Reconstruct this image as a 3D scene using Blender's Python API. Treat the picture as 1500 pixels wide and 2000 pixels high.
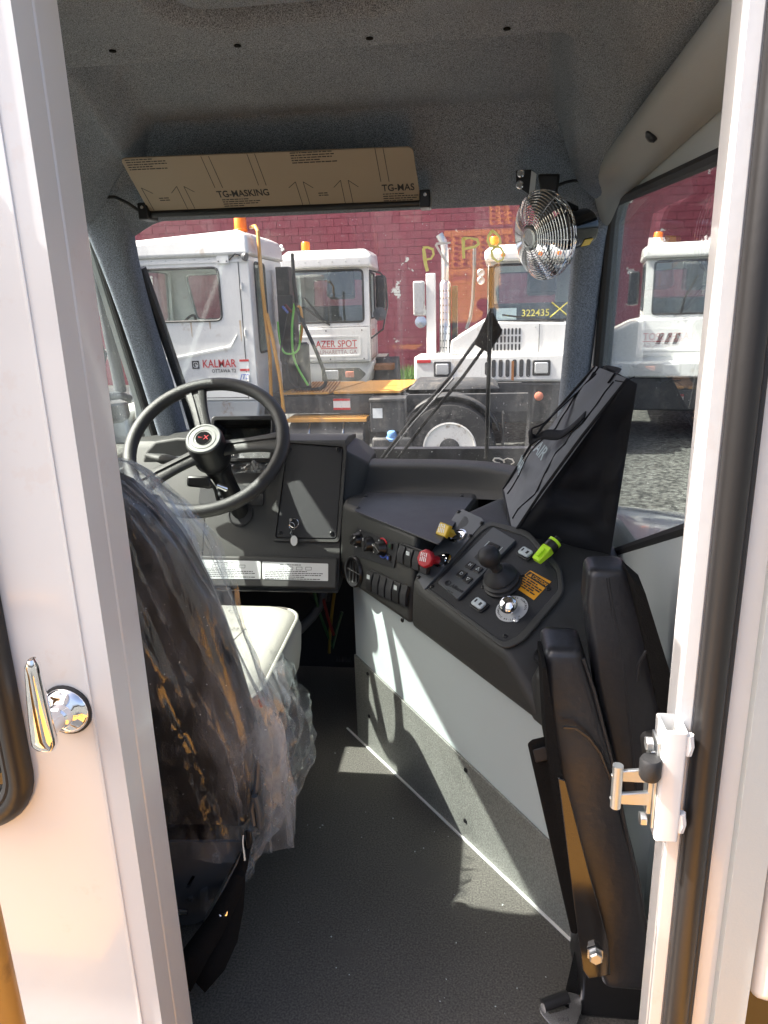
import bpy, bmesh, math, random
from math import sin, cos, tan, pi, radians, sqrt, atan2, asin
from mathutils import Vector, Matrix, noise
random.seed(7)
S = bpy.context.scene
COL = S.collection
for o in list(bpy.data.objects): bpy.data.objects.remove(o)

# ------------------------------------------------------------------ camera
# cab coordinates: x right, y towards the truck's nose, z up, cab floor at z = 0
FPX, YAW, PITCH, ROLL = 1400.0, radians(7.3), radians(16.0), radians(1.66)
CAM = Vector((0, 0, 1.25))
_R0 = Vector((cos(YAW), sin(YAW), 0)); _F0 = Vector((-sin(YAW), cos(YAW), 0)); _Z = Vector((0, 0, 1))
_F = _F0*cos(PITCH) - _Z*sin(PITCH); _U0 = _F0*sin(PITCH) + _Z*cos(PITCH)
_R = _R0*cos(ROLL) - _U0*sin(ROLL); _U = _U0*cos(ROLL) + _R0*sin(ROLL)
cam = bpy.data.cameras.new('camera'); camo = bpy.data.objects.new('camera', cam); COL.objects.link(camo)
m = Matrix((_R, _U, -_F)).transposed().to_4x4(); m.translation = CAM
camo.matrix_world = m
cam.sensor_fit = 'VERTICAL'; cam.sensor_height = 24; cam.lens = 24*FPX/2000
cam.clip_start = 0.02; cam.clip_end = 500
S.camera = camo

# ------------------------------------------------------------------ light
SUN = Vector((-1.0, -0.08, 1.25)).normalized()
w = bpy.data.worlds.new('World'); S.world = w; w.use_nodes = True
nt = w.node_tree; bg = nt.nodes['Background']
sky = nt.nodes.new('ShaderNodeTexSky'); sky.sky_type = 'NISHITA'; sky.sun_disc = False
sky.sun_elevation = asin(SUN.z); sky.sun_rotation = atan2(SUN.x, SUN.y)
sky.air_density = 0.55; sky.dust_density = 6.0; sky.ozone_density = 0.2
nt.links.new(sky.outputs[0], bg.inputs[0]); bg.inputs[1].default_value = 0.15
sl = bpy.data.lights.new('sun', 'SUN'); sl.energy = 5.0; sl.angle = radians(0.6); sl.color = (1.0, 0.955, 0.88)
so = bpy.data.objects.new('sun', sl); COL.objects.link(so)
so.rotation_euler = (-SUN).to_track_quat('-Z', 'Y').to_euler(); so.location = (-20, 3, 22)
S.view_settings.view_transform = 'Standard'; S.view_settings.look = 'None'
S.view_settings.gamma = 1.0; S.view_settings.exposure = 1.78
S.view_settings.use_curve_mapping = False
S.render.engine = 'CYCLES'
S.cycles.use_denoising = True
S.cycles.max_bounces = 14; S.cycles.diffuse_bounces = 7; S.cycles.glossy_bounces = 6
S.cycles.transparent_max_bounces = 32; S.cycles.transmission_bounces = 6
S.cycles.sample_clamp_indirect = 6.0; S.cycles.caustics_reflective = False; S.cycles.caustics_refractive = False

# ------------------------------------------------------------------ rays to real planes of the cab
def ray(u, v): return _F + _R*((u-750)/FPX) - _U*((v-1000)/FPX)
def ay(u, v, y): d = ray(u, v); return CAM + d*(y/d.y)
def ax(u, v, x): d = ray(u, v); return CAM + d*(x/d.x)
def az(u, v, z): d = ray(u, v); return CAM + d*((z-CAM.z)/d.z)
def apl(u, v, q, n): d = ray(u, v); return CAM + d*((Vector(q)-CAM).dot(Vector(n))/d.dot(Vector(n)))

# ------------------------------------------------------------------ materials
MATS = {}
def nodes(name):
    m = bpy.data.materials.new(name); m.use_nodes = True
    t = m.node_tree; b = t.nodes['Principled BSDF']; MATS[name] = m
    return m, t, b
def mat(name, col, rough=0.5, metal=0.0, var=0.12, vscale=6.0, bump=0.0, bscale=200.0, spec=0.5, coat=0.0,
        rvar=0.0, speck=None, dirt=None, stretch=None, bdetail=4.0):
    """principled with colour variation, bump; speck=(scale, lo, hi) fibre flecks; dirt=(colour, amount, scale)"""
    m, t, b = nodes(name); N = t.nodes.new; L = t.links.new
    tc = N('ShaderNodeTexCoord'); co = tc.outputs['Object']
    if stretch:
        mp = N('ShaderNodeMapping'); mp.inputs['Scale'].default_value = stretch; L(co, mp.inputs[0]); co = mp.outputs[0]
    n1 = N('ShaderNodeTexNoise'); n1.inputs['Scale'].default_value = vscale; n1.inputs['Detail'].default_value = 5
    L(co, n1.inputs['Vector'])
    mx = N('ShaderNodeMix'); mx.data_type = 'RGBA'
    c = Vector(col[:3])
    mx.inputs[6].default_value = (*[max(0, x*(1-var)) for x in c], 1); mx.inputs[7].default_value = (*[min(1, x*(1+var)) for x in c], 1)
    L(n1.outputs[0], mx.inputs[0]); cur = mx.outputs[2]
    if speck:
        n2 = N('ShaderNodeTexNoise'); n2.inputs['Scale'].default_value = speck[0]; n2.inputs['Detail'].default_value = 2
        L(co, n2.inputs['Vector'])
        mr = N('ShaderNodeMapRange'); mr.inputs[1].default_value = 0.35; mr.inputs[2].default_value = 0.68
        mr.inputs[3].default_value = speck[1]; mr.inputs[4].default_value = speck[2]; L(n2.outputs[0], mr.inputs[0])
        ml = N('ShaderNodeMix'); ml.data_type = 'RGBA'; ml.blend_type = 'MULTIPLY'; ml.inputs[0].default_value = 1
        L(cur, ml.inputs[6]); L(mr.outputs[0], ml.inputs[7]); cur = ml.outputs[2]
    if dirt:
        n3 = N('ShaderNodeTexNoise'); n3.inputs['Scale'].default_value = dirt[2]; n3.inputs['Detail'].default_value = 8
        n3.inputs['Roughness'].default_value = 0.7; L(co, n3.inputs['Vector'])
        mr = N('ShaderNodeMapRange'); mr.inputs[1].default_value = 0.60-dirt[1]*0.2; mr.inputs[2].default_value = 0.66
        L(n3.outputs[0], mr.inputs[0])
        md = N('ShaderNodeMix'); md.data_type = 'RGBA'; L(mr.outputs[0], md.inputs[0]); L(cur, md.inputs[6])
        md.inputs[7].default_value = (*dirt[0], 1); cur = md.outputs[2]
    L(cur, b.inputs['Base Color'])
    b.inputs['Roughness'].default_value = rough; b.inputs['Metallic'].default_value = metal
    b.inputs['Specular IOR Level'].default_value = spec; b.inputs['Coat Weight'].default_value = coat
    b.inputs['Coat Roughness'].default_value = 0.06
    if rvar:
        mr = N('ShaderNodeMapRange'); mr.inputs[3].default_value = max(0.02, rough-rvar); mr.inputs[4].default_value = rough+rvar
        L(n1.outputs[0], mr.inputs[0]); L(mr.outputs[0], b.inputs['Roughness'])
    if bump:
        nb = N('ShaderNodeTexNoise'); nb.inputs['Scale'].default_value = bscale; nb.inputs['Detail'].default_value = bdetail
        L(co, nb.inputs['Vector'])
        bp = N('ShaderNodeBump'); bp.inputs['Strength'].default_value = bump; bp.inputs['Distance'].default_value = 0.002
        L(nb.outputs[0], bp.inputs['Height']); L(bp.outputs[0], b.inputs['Normal'])
    return m
def glass(name, tint=(0.93, 0.96, 0.95), f0=0.04, dirt=0.0, dcol=(0.8, 0.8, 0.78), rough=0.0, dscale=3.0, fmul=0.96, streak=0.0, bump=0.0, drange=(0.40, 0.85, 0.25, 3.2), dstretch=(3.0, 1.0, 0.8)):
    """thin pane: see-through plus Schlick mirror reflection, and a little dust"""
    m, t, b = nodes(name); N = t.nodes.new; L = t.links.new
    t.nodes.remove(b); out = t.nodes['Material Output']
    tr = N('ShaderNodeBsdfTransparent'); tr.inputs[0].default_value = (*tint, 1)
    gl = N('ShaderNodeBsdfGlossy'); gl.inputs['Roughness'].default_value = rough; gl.inputs[0].default_value = (1, 1, 1, 1)
    if bump:
        tb = N('ShaderNodeTexCoord'); nb = N('ShaderNodeTexNoise'); nb.inputs['Scale'].default_value = 55; nb.inputs['Detail'].default_value = 4
        mb_ = N('ShaderNodeMapping'); mb_.inputs['Scale'].default_value = (1.0, 1.0, 0.35); L(tb.outputs['Object'], mb_.inputs[0]); L(mb_.outputs[0], nb.inputs['Vector'])
        bp = N('ShaderNodeBump'); bp.inputs['Strength'].default_value = bump; bp.inputs['Distance'].default_value = 0.01; L(nb.outputs[0], bp.inputs['Height']); L(bp.outputs[0], gl.inputs['Normal'])
    lw = N('ShaderNodeLayerWeight'); lw.inputs[0].default_value = 0.5
    pw = N('ShaderNodeMath'); pw.operation = 'POWER'; pw.inputs[1].default_value = 5; L(lw.outputs['Facing'], pw.inputs[0])
    ma = N('ShaderNodeMath'); ma.operation = 'MULTIPLY_ADD'; ma.inputs[1].default_value = fmul; ma.inputs[2].default_value = f0
    L(pw.outputs[0], ma.inputs[0])
    mx = N('ShaderNodeMixShader'); L(ma.outputs[0], mx.inputs[0]); L(tr.outputs[0], mx.inputs[1]); L(gl.outputs[0], mx.inputs[2])
    cur = mx.outputs[0]
    if dirt:
        tc = N('ShaderNodeTexCoord'); n = N('ShaderNodeTexNoise'); n.inputs['Scale'].default_value = dscale; n.inputs['Detail'].default_value = 9
        n.inputs['Roughness'].default_value = 0.75
        mp = N('ShaderNodeMapping'); mp.inputs['Scale'].default_value = dstretch; L(tc.outputs['Object'], mp.inputs[0]); L(mp.outputs[0], n.inputs['Vector'])
        mr = N('ShaderNodeMapRange'); mr.inputs[1].default_value = drange[0]; mr.inputs[2].default_value = drange[1]
        mr.inputs[3].default_value = dirt*drange[2]; mr.inputs[4].default_value = dirt*drange[3]; L(n.outputs[0], mr.inputs[0])
        n2 = N('ShaderNodeTexNoise'); n2.inputs['Scale'].default_value = 190; n2.inputs['Detail'].default_value = 1; L(tc.outputs['Object'], n2.inputs['Vector'])
        m2 = N('ShaderNodeMapRange'); m2.inputs[1].default_value = 0.755; m2.inputs[2].default_value = 0.80; m2.inputs[4].default_value = 0.6; L(n2.outputs[0], m2.inputs[0])
        ad = N('ShaderNodeMath'); ad.operation = 'ADD'; ad.use_clamp = True; L(mr.outputs[0], ad.inputs[0]); L(m2.outputs[0], ad.inputs[1])
        if streak:
            mp2 = N('ShaderNodeMapping'); mp2.inputs['Scale'].default_value = (16.0, 1.0, 0.7); L(tc.outputs['Object'], mp2.inputs[0])
            n4 = N('ShaderNodeTexNoise'); n4.inputs['Scale'].default_value = 3.0; n4.inputs['Detail'].default_value = 4; L(mp2.outputs[0], n4.inputs['Vector'])
            m4 = N('ShaderNodeMapRange'); m4.inputs[1].default_value = 0.60; m4.inputs[2].default_value = 0.80; m4.inputs[4].default_value = streak; L(n4.outputs[0], m4.inputs[0])
            a4 = N('ShaderNodeMath'); a4.operation = 'ADD'; a4.use_clamp = True; L(ad.outputs[0], a4.inputs[0]); L(m4.outputs[0], a4.inputs[1]); ad = a4
        df = N('ShaderNodeBsdfDiffuse'); df.inputs[0].default_value = (*dcol, 1)
        tl = N('ShaderNodeBsdfTranslucent'); tl.inputs[0].default_value = (*dcol, 1)
        dm = N('ShaderNodeMixShader'); dm.inputs[0].default_value = 0.5; L(df.outputs[0], dm.inputs[1]); L(tl.outputs[0], dm.inputs[2])
        m3 = N('ShaderNodeMixShader'); L(ad.outputs[0], m3.inputs[0]); L(cur, m3.inputs[1]); L(dm.outputs[0], m3.inputs[2]); cur = m3.outputs[0]
    L(cur, out.inputs[0]); return m

# ------------------------------------------------------------------ mesh building
class MB:
    def __init__(s): s.v = []; s.f = []
    def add(s, vs, fs):
        o = len(s.v); s.v += [tuple(v) for v in vs]; s.f += [tuple(i+o for i in f) for f in fs]; return s
    def obox(s, c, a, b, d):
        c, a, b, d = map(Vector, (c, a, b, d))
        vs = [c+i*a+j*b+k*d for k in (-1, 1) for j in (-1, 1) for i in (-1, 1)]
        return s.add(vs, [(0, 2, 3, 1), (4, 5, 7, 6), (0, 1, 5, 4), (2, 6, 7, 3), (0, 4, 6, 2), (1, 3, 7, 5)])
    def box(s, x0, x1, y0, y1, z0, z1):
        return s.obox(((x0+x1)/2, (y0+y1)/2, (z0+z1)/2), ((x1-x0)/2, 0, 0), (0, (y1-y0)/2, 0), (0, 0, (z1-z0)/2))
    def prism(s, poly, vec):
        n = len(poly); vec = Vector(vec); p = [Vector(q) for q in poly]
        return s.add(p + [q+vec for q in p], [tuple(range(n-1, -1, -1)), tuple(range(n, 2*n))] + [(i, (i+1) % n, n+(i+1) % n, n+i) for i in range(n)])
    def tube(s, pts, r, n=10, closed=False, flat=1.0, up=None):
        pts = [Vector(p) for p in pts]; m = len(pts)
        rs = r if isinstance(r, (list, tuple)) else [r]*m
        vs = []; prev = None
        for i, p in enumerate(pts):
            a = pts[(i-1) % m] if (closed or i > 0) else p; b = pts[(i+1) % m] if (closed or i < m-1) else p
            t = (b-a).normalized()
            if prev is None:
                q = Vector(up) if up else (Vector((0, 0, 1)) if abs(t.z) < 0.9 else Vector((1, 0, 0)))
                x = (q - t*q.dot(t)).normalized()
            else: x = (prev - t*prev.dot(t)).normalized()
            prev = x; y = t.cross(x)
            vs += [p + (x*cos(2*pi*k/n)*flat + y*sin(2*pi*k/n))*rs[i] for k in range(n)]
        fs = []
        for i in range(m if closed else m-1):
            j = (i+1) % m
            fs += [(i*n+k, i*n+(k+1) % n, j*n+(k+1) % n, j*n+k) for k in range(n)]
        if not closed: fs += [tuple(range(n-1, -1, -1)), tuple((m-1)*n+k for k in range(n))]
        return s.add(vs, fs)
    def lathe(s, o, axis, prof, n=24, sx=1.0, up=None):
        o = Vector(o); ax_ = Vector(axis).normalized()
        q = Vector(up) if up else (Vector((0, 0, 1)) if abs(ax_.z) < 0.9 else Vector((1, 0, 0)))
        x = (q-ax_*q.dot(ax_)).normalized(); y = ax_.cross(x)
        vs = []
        for r, h in prof: vs += [o + ax_*h + (x*cos(2*pi*k/n)*sx + y*sin(2*pi*k/n))*max(r, 1e-5) for k in range(n)]
        fs = [(i*n+k, i*n+(k+1) % n, (i+1)*n+(k+1) % n, (i+1)*n+k) for i in range(len(prof)-1) for k in range(n)]
        fs += [tuple(range(n-1, -1, -1)), tuple((len(prof)-1)*n+k for k in range(n))]
        return s.add(vs, fs)
    def grid(s, rows, closed=False):
        nr = len(rows); nc = len(rows[0]); vs = [p for r in rows for p in r]
        cc = nc if closed else nc-1
        return s.add(vs, [(i*nc+j, i*nc+(j+1) % nc, (i+1)*nc+(j+1) % nc, (i+1)*nc+j) for i in range(nr-1) for j in range(cc)])
    def hull(s, pts):
        bm = bmesh.new(); vs = [bm.verts.new(p) for p in pts]; bmesh.ops.convex_hull(bm, input=vs)
        bmesh.ops.delete(bm, geom=[v for v in bm.verts if not v.link_faces], context='VERTS')
        bmesh.ops.dissolve_limit(bm, angle_limit=radians(4), verts=bm.verts, edges=bm.edges)
        bm.verts.index_update(); s.add([v.co.copy() for v in bm.verts], [[v.index for v in f.verts] for f in bm.faces]); bm.free(); return s
    def holed(s, outer, hole, mp, th):
        """plate with one opening; outer/hole 2-D loops (star-shaped round the hole centre); mp(a,b,h)->point; th thickness"""
        cx = sum(p[0] for p in hole)/len(hole); cy = sum(p[1] for p in hole)/len(hole)
        angs = sorted(set([round(atan2(p[1]-cy, p[0]-cx), 6) for p in list(outer)+list(hole)]))
        def cast(loop, a):
            dx, dy = cos(a), sin(a); best = None
            for i in range(len(loop)):
                (x1, y1), (x2, y2) = loop[i], loop[(i+1) % len(loop)]
                ex, ey = x2-x1, y2-y1; den = dx*ey-dy*ex
                if abs(den) < 1e-12: continue
                t = ((x1-cx)*ey-(y1-cy)*ex)/den; q = ((x1-cx)*dy-(y1-cy)*dx)/den
                if t > 0 and -1e-6 <= q <= 1+1e-6 and (best is None or t < best): best = t
            return (cx+dx*best, cy+dy*best)
        o = [cast(outer, a) for a in angs]; h = [cast(hole, a) for a in angs]; n = len(angs)
        vs = [mp(*p, 0) for p in o]+[mp(*p, 0) for p in h]+[mp(*p, th) for p in o]+[mp(*p, th) for p in h]
        fs = []
        for i in range(n):
            j = (i+1) % n
            fs += [(i, j, n+j, n+i), (2*n+i, 3*n+i, 3*n+j, 2*n+j), (n+i, n+j, 3*n+j, 3*n+i), (i, 2*n+i, 2*n+j, j)]
        return s.add(vs, fs)
    def build(s, name, m, parent=None, bevel=0, seg=2, smooth=40, subsurf=0, merge=False):
        me = bpy.data.meshes.new(name); me.from_pydata(s.v, [], s.f)
        bm = bmesh.new(); bm.from_mesh(me)
        if merge: bmesh.ops.remove_doubles(bm, verts=bm.verts, dist=1e-5)
        bmesh.ops.recalc_face_normals(bm, faces=bm.faces); bm.to_mesh(me); bm.free()
        me.materials.append(MATS[m])
        for p in me.polygons: p.use_smooth = True
        me.set_sharp_from_angle(angle=radians(smooth))
        return link(name, me, parent, bevel, seg, subsurf)
def link(name, data, parent=None, bevel=0, seg=2, subsurf=0):
    o = bpy.data.objects.new(name, data); COL.objects.link(o); adopt(o, parent)
    if bevel:
        b = o.modifiers.new('bevel', 'BEVEL'); b.width = bevel; b.segments = seg; b.limit_method = 'ANGLE'; b.angle_limit = radians(28); b.harden_normals = False
    if subsurf:
        q = o.modifiers.new('sub', 'SUBSURF'); q.levels = subsurf; q.render_levels = subsurf
    return o
WM = {}
def adopt(o, parent):
    if parent is not None:
        o.parent = parent; o.matrix_parent_inverse = WM[parent.name].inverted() if parent.name in WM else Matrix.Identity(4)
    WM[o.name] = Matrix.Identity(4)
def thing(name, label, cat, loc=(0, 0, 0), group=None):
    o = bpy.data.objects.new(name, None); COL.objects.link(o); o.location = loc; o.empty_display_size = 0.05
    WM[o.name] = Matrix.Translation(loc); tag(o, label, cat, group); return o
def tag(o, label, cat, group=None):
    o['label'] = label; o['category'] = cat
    if group: o['group'] = group
    return o
def struct(o): o['kind'] = 'structure'; return o
def stuff(o): o['kind'] = 'stuff'; return o
class Fr:
    """flat frame: o + a*x + b*y + h*z"""
    def __init__(s, o, x, y): s.o = Vector(o); s.x = Vector(x).normalized(); y = Vector(y); s.z = s.x.cross(y).normalized(); s.y = s.z.cross(s.x)
    def __call__(s, a, b, h=0.0): return s.o + s.x*a + s.y*b + s.z*h
    def px(s, u, v):
        p = apl(u, v, s.o, s.z) - s.o; return p.dot(s.x), p.dot(s.y)
    def mat(s, a, b, h=0.0, rot=0.0):
        x = s.x*cos(rot)+s.y*sin(rot); y = s.z.cross(x)
        m = Matrix((x, y, s.z)).transposed().to_4x4(); m.translation = s(a, b, h); return m
def rrect(a0, a1, b0, b1, r, n=5):
    out = []
    for cx, cy, t in ((a1-r, b1-r, 0), (a0+r, b1-r, 90), (a0+r, b0+r, 180), (a1-r, b0+r, 270)):
        out += [(cx+r*cos(radians(t+90*k/n)), cy+r*sin(radians(t+90*k/n))) for k in range(n+1)]
    return out
def rpoly(pts, r, n=4):
    """round the corners of a 2-D polygon"""
    out = []
    for i, p in enumerate(pts):
        p = Vector(p); a = Vector(pts[i-1]); b = Vector(pts[(i+1) % len(pts)])
        d1 = (a-p); d2 = (b-p); rr = min(r, d1.length*.45, d2.length*.45)
        q1 = p+d1.normalized()*rr; q2 = p+d2.normalized()*rr
        for k in range(n+1):
            t = k/n; q = q1*(1-t)**2 + p*2*t*(1-t) + q2*t*t; out.append((q.x, q.y))
    return out
def plate(fr, loop, h0, h1, name, m, parent, bevel=0, seg=2):
    mb = MB(); mb.prism([fr(a, b, h0) for a, b in loop], fr.z*(h1-h0)); return mb.build(name, m, parent, bevel, seg)
def text(s, fr, a, b, size, m, parent, h=0.0008, name='lettering', rot=0.0, align='CENTER', sx=1.0, bold=0.0, extrude=0.0003, shear=0.0, space=1.0):
    c = bpy.data.curves.new(name, 'FONT'); c.body = s; c.size = size; c.align_x = align; c.align_y = 'CENTER'
    c.extrude = extrude; c.offset = bold*size*0.4; c.shear = shear; c.space_character = space; c.resolution_u = 3
    c.materials.append(MATS[m])
    tmp = bpy.data.objects.new('tmp', c); COL.objects.link(tmp)
    me = bpy.data.meshes.new_from_object(tmp); bpy.data.objects.remove(tmp); bpy.data.curves.remove(c)
    M = fr.mat(a, b, h, rot) @ Matrix.Diagonal((sx, 1, 1, 1)); me.transform(M); me.name = name
    if not me.materials: me.materials.append(MATS[m])
    return link(name, me, parent)
def textlines(fr, a0, b0, width, n, pitch, th, m, parent, h=0.0008, name='printed_text', rot=0.0, seed=1, fill=0.9):
    rnd = random.Random(seed); mb = MB(); f2 = Fr(fr(a0, b0, h), fr.x*cos(rot)+fr.y*sin(rot), fr.z.cross(fr.x*cos(rot)+fr.y*sin(rot)))
    for i in range(n):
        x = 0; end = width*(fill if i % 3 else rnd.uniform(0.55, 1)*fill)
        while x < end:
            l = rnd.uniform(0.8, 3.4)*th*1.6
            mb.prism([f2(x, -i*pitch), f2(min(x+l, width), -i*pitch), f2(min(x+l, width), -i*pitch+th), f2(x, -i*pitch+th)], f2.z*0.0002); x += l+th*0.7
    return stuff(mb.build(name, m, parent))
def screw(fr, a, b, parent, r=0.006, m='black_metal', h=0.0, name='screw'):
    mb = MB(); mb.lathe(fr(a, b, h), fr.z, [(r, 0), (r*.95, r*.35), (r*.7, r*.55), (r*.42, r*.56), (r*.38, r*.2), (0.0001, r*.2)], 12)
    return mb.build(name, m, parent)
# ------------------------------------------------------------------ the materials used
mat('headliner', (0.262, 0.292, 0.335), 0.95, var=0.15, vscale=9, bump=0.9, bscale=600, spec=0.1, speck=(560, 0.40, 1.62), stretch=(1, 1, 1))
mat('dash_plastic', (0.038, 0.0385, 0.0365), 0.52, var=0.08, vscale=12, bump=0.35, bscale=900, spec=0.45, rvar=0.06)
mat('panel_black', (0.016, 0.017, 0.020), 0.48, var=0.1, bump=0.5, bscale=1100, spec=0.4)
mat('shelf_black', (0.030, 0.030, 0.035), 0.42, var=0.2, vscale=14, bump=0.25, bscale=700, rvar=0.1)
mat('black_plastic', (0.012, 0.012, 0.013), 0.35, var=0.1, bump=0.1, bscale=600)
mat('black_gloss', (0.010, 0.010, 0.011), 0.10, var=0.1, spec=0.6, bump=0.03, bscale=40)
mat('black_metal', (0.014, 0.014, 0.015), 0.28, metal=0.2, var=0.15)
mat('rubber', (0.016, 0.016, 0.017), 0.55, var=0.2, bump=0.15, bscale=300)
mat('rubber_brown', (0.013, 0.012, 0.012), 0.38, var=0.15, bump=0.1, bscale=120)
mat('floor_mat', (0.088, 0.083, 0.074), 0.62, var=0.25, vscale=3.5, bump=0.9, bscale=520, spec=0.5, speck=(260, 0.6, 1.5), dirt=((0.085, 0.08, 0.072), 0.25, 5))
mat('white_paint', (0.67, 0.675, 0.67), 0.20, var=0.03, spec=0.5, coat=0.6, bump=0.10, bscale=45, rvar=0.08, dirt=((0.66, 0.645, 0.63), 0.0, 18))
mat('white_panel', (0.42, 0.475, 0.485), 0.38, var=0.03, bump=0.06, bscale=60)
mat('grey_wall', (0.44, 0.47, 0.465), 0.45, var=0.04, bump=0.15, bscale=260)
mat('trim_grey', (0.32, 0.33, 0.32), 0.42, var=0.05, bump=0.25, bscale=700)
mat('kick_steel', (0.20, 0.205, 0.19), 0.50, var=0.3, vscale=10, bump=0.5, bscale=420, metal=0.25, speck=(300, 0.7, 1.3), rvar=0.1)
mat('wheel_skin', (0.028, 0.0285, 0.0285), 0.42, var=0.1, bump=0.5, bscale=700, spec=0.5)
mat('chrome', (0.86, 0.86, 0.87), 0.06, metal=1, var=0.02)
mat('disc', (0.62, 0.63, 0.63), 0.35, metal=0.2, var=0.04)
mat('zinc', (0.60, 0.61, 0.60), 0.42, metal=1, var=0.12, vscale=40, bump=0.15, bscale=200)
mat('steel', (0.55, 0.56, 0.57), 0.25, metal=1, var=0.1, vscale=30)
mat('leather_cream', (0.34, 0.334, 0.30), 0.48, var=0.04, bump=0.35, bscale=240)
mat('seat_black', (0.020, 0.019, 0.019), 0.55, var=0.2, bump=0.3, bscale=300)
mat('leather_black', (0.016, 0.017, 0.020), 0.36, var=0.15, vscale=10, bump=0.38, bscale=80, spec=0.5, rvar=0.06, bdetail=9)
mat('felt', (0.010, 0.010, 0.010), 0.95, var=0.3, bump=0.8, bscale=400, spec=0.1)
mat('bag_black', (0.011, 0.0115, 0.014), 0.72, var=0.15, vscale=12, bump=0.35, bscale=900, spec=0.25)
mat('bag_black_lit', (0.17, 0.178, 0.195), 0.75, var=0.15, vscale=10, bump=0.4, bscale=900, spec=0.25)  # black bag fabric made paler: windshield light painted into its front face
mat('print_pale', (0.42, 0.50, 0.53), 0.6, var=0.05)
mat('kraft', (0.33, 0.27, 0.20), 0.55, var=0.06, vscale=4)
mat('ink', (0.020, 0.020, 0.022), 0.6, var=0.05)
mat('ink_blue', (0.03, 0.09, 0.30), 0.5, var=0.05)
mat('decal_white', (0.68, 0.70, 0.70), 0.4, var=0.04)
mat('decal_pale', (0.50, 0.55, 0.56), 0.45, var=0.04)
mat('caution_orange', (0.80, 0.36, 0.02), 0.4, var=0.04)
mat('knob_yellow', (0.72, 0.48, 0.03), 0.35, var=0.05)
mat('knob_red', (0.42, 0.012, 0.02), 0.32, var=0.05)
mat('print_white', (0.80, 0.80, 0.80), 0.5, var=0.03)
mat('neon', (0.55, 0.90, 0.03), 0.4, var=0.04)
mat('dark_grey', (0.075, 0.081, 0.087), 0.42, var=0.08, bump=0.15, bscale=600)
mat('gauge', (0.006, 0.006, 0.007), 0.25, var=0.1)
mat('deck_orange', (0.52, 0.255, 0.05), 0.42, var=0.12, vscale=5, bump=0.15, bscale=60, dirt=((0.22, 0.10, 0.03), 0.15, 4))
mat('truck_white', (0.72, 0.718, 0.695), 0.32, var=0.04, vscale=2, coat=0.3, dirt=((0.55, 0.50, 0.44), 0.05, 3))
mat('truck_grey', (0.45, 0.46, 0.45), 0.45, var=0.08, vscale=3, dirt=((0.30, 0.24, 0.18), 0.2, 4))
mat('truck_black', (0.030, 0.031, 0.033), 0.55, var=0.35, vscale=4, dirt=((0.10, 0.09, 0.08), 0.4, 5))
mat('tyre', (0.024, 0.024, 0.025), 0.75, var=0.35, vscale=9, bump=0.4, bscale=60, dirt=((0.09, 0.085, 0.08), 0.3, 6))
mat('rim_white', (0.66, 0.65, 0.62), 0.45, var=0.08, vscale=6, dirt=((0.30, 0.24, 0.18), 0.2, 12))
mat('lens_amber', (0.95, 0.20, 0.01), 0.25, var=0.05)
mat('lens_clear', (0.72, 0.74, 0.76), 0.12, metal=0.6, var=0.25, vscale=60)
mat('lens_dull', (0.62, 0.22, 0.14), 0.35, var=0.1)
mat('text_red', (0.50, 0.025, 0.03), 0.45, var=0.04)
mat('text_dull', (0.36, 0.18, 0.18), 0.5, var=0.05)
mat('rust', (0.26, 0.11, 0.04), 0.8, var=0.3, vscale=20)
mat('hose_green', (0.22, 0.60, 0.10), 0.45, var=0.1)
mat('hose_dark_green', (0.010, 0.06, 0.02), 0.45, var=0.1)
mat('hose_blue', (0.05, 0.10, 0.45), 0.4, var=0.1)
mat('hose_red', (0.12, 0.008, 0.008), 0.4, var=0.1)
mat('hose_yellow', (0.14, 0.10, 0.012), 0.5, var=0.1)
mat('cap_blue', (0.16, 0.32, 0.62), 0.4, var=0.1)
for nm, cl in (('marker_yellow', (0.92, 0.85, 0.30)), ('marker_white', (0.88, 0.84, 0.74))):
    m, t, b = nodes(nm); t.nodes.remove(b); N = t.nodes.new; L = t.links.new
    d1 = N('ShaderNodeBsdfDiffuse'); d2 = N('ShaderNodeBsdfTranslucent'); tc = N('ShaderNodeTexCoord'); nz = N('ShaderNodeTexNoise'); nz.inputs['Scale'].default_value = 160; L(tc.outputs['Object'], nz.inputs['Vector'])
    mr = N('ShaderNodeMix'); mr.data_type = 'RGBA'; L(nz.outputs[0], mr.inputs[0]); mr.inputs[6].default_value = (*[c*.75 for c in cl], 1); mr.inputs[7].default_value = (*[min(1, c*1.1) for c in cl], 1)
    L(mr.outputs[2], d1.inputs[0]); L(mr.outputs[2], d2.inputs[0]); mm = N('ShaderNodeMixShader'); mm.inputs[0].default_value = 0.65; L(d1.outputs[0], mm.inputs[1]); L(d2.outputs[0], mm.inputs[2]); L(mm.outputs[0], t.nodes['Material Output'].inputs[0])
mat('stitch', (0.28, 0.27, 0.24), 0.7, var=0.05)
mat('red_plastic', (0.55, 0.01, 0.02), 0.3, var=0.05)
mat('asphalt', (0.070, 0.072, 0.067), 0.9, var=0.45, vscale=2.2, bump=1.0, bscale=40, speck=(17, 0.35, 2.1), spec=0.25)
mat('container_green', (0.06, 0.11, 0.09), 0.55, var=0.2, vscale=2)
mat('grass', (0.10, 0.19, 0.035), 0.7, var=0.35, vscale=6)
glass('windshield_glass', (0.965, 0.97, 0.96), f0=0.045, dirt=0.030, streak=0.10)
glass('window_glass', (0.93, 0.965, 0.95), f0=0.055, dirt=0.010, fmul=0.95)
glass('truck_glass', (0.88, 0.93, 0.93), f0=0.07, dirt=0.02, dcol=(0.6, 0.64, 0.64))
glass('lens_glass', (0.85, 0.87, 0.88), f0=0.05)
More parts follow.
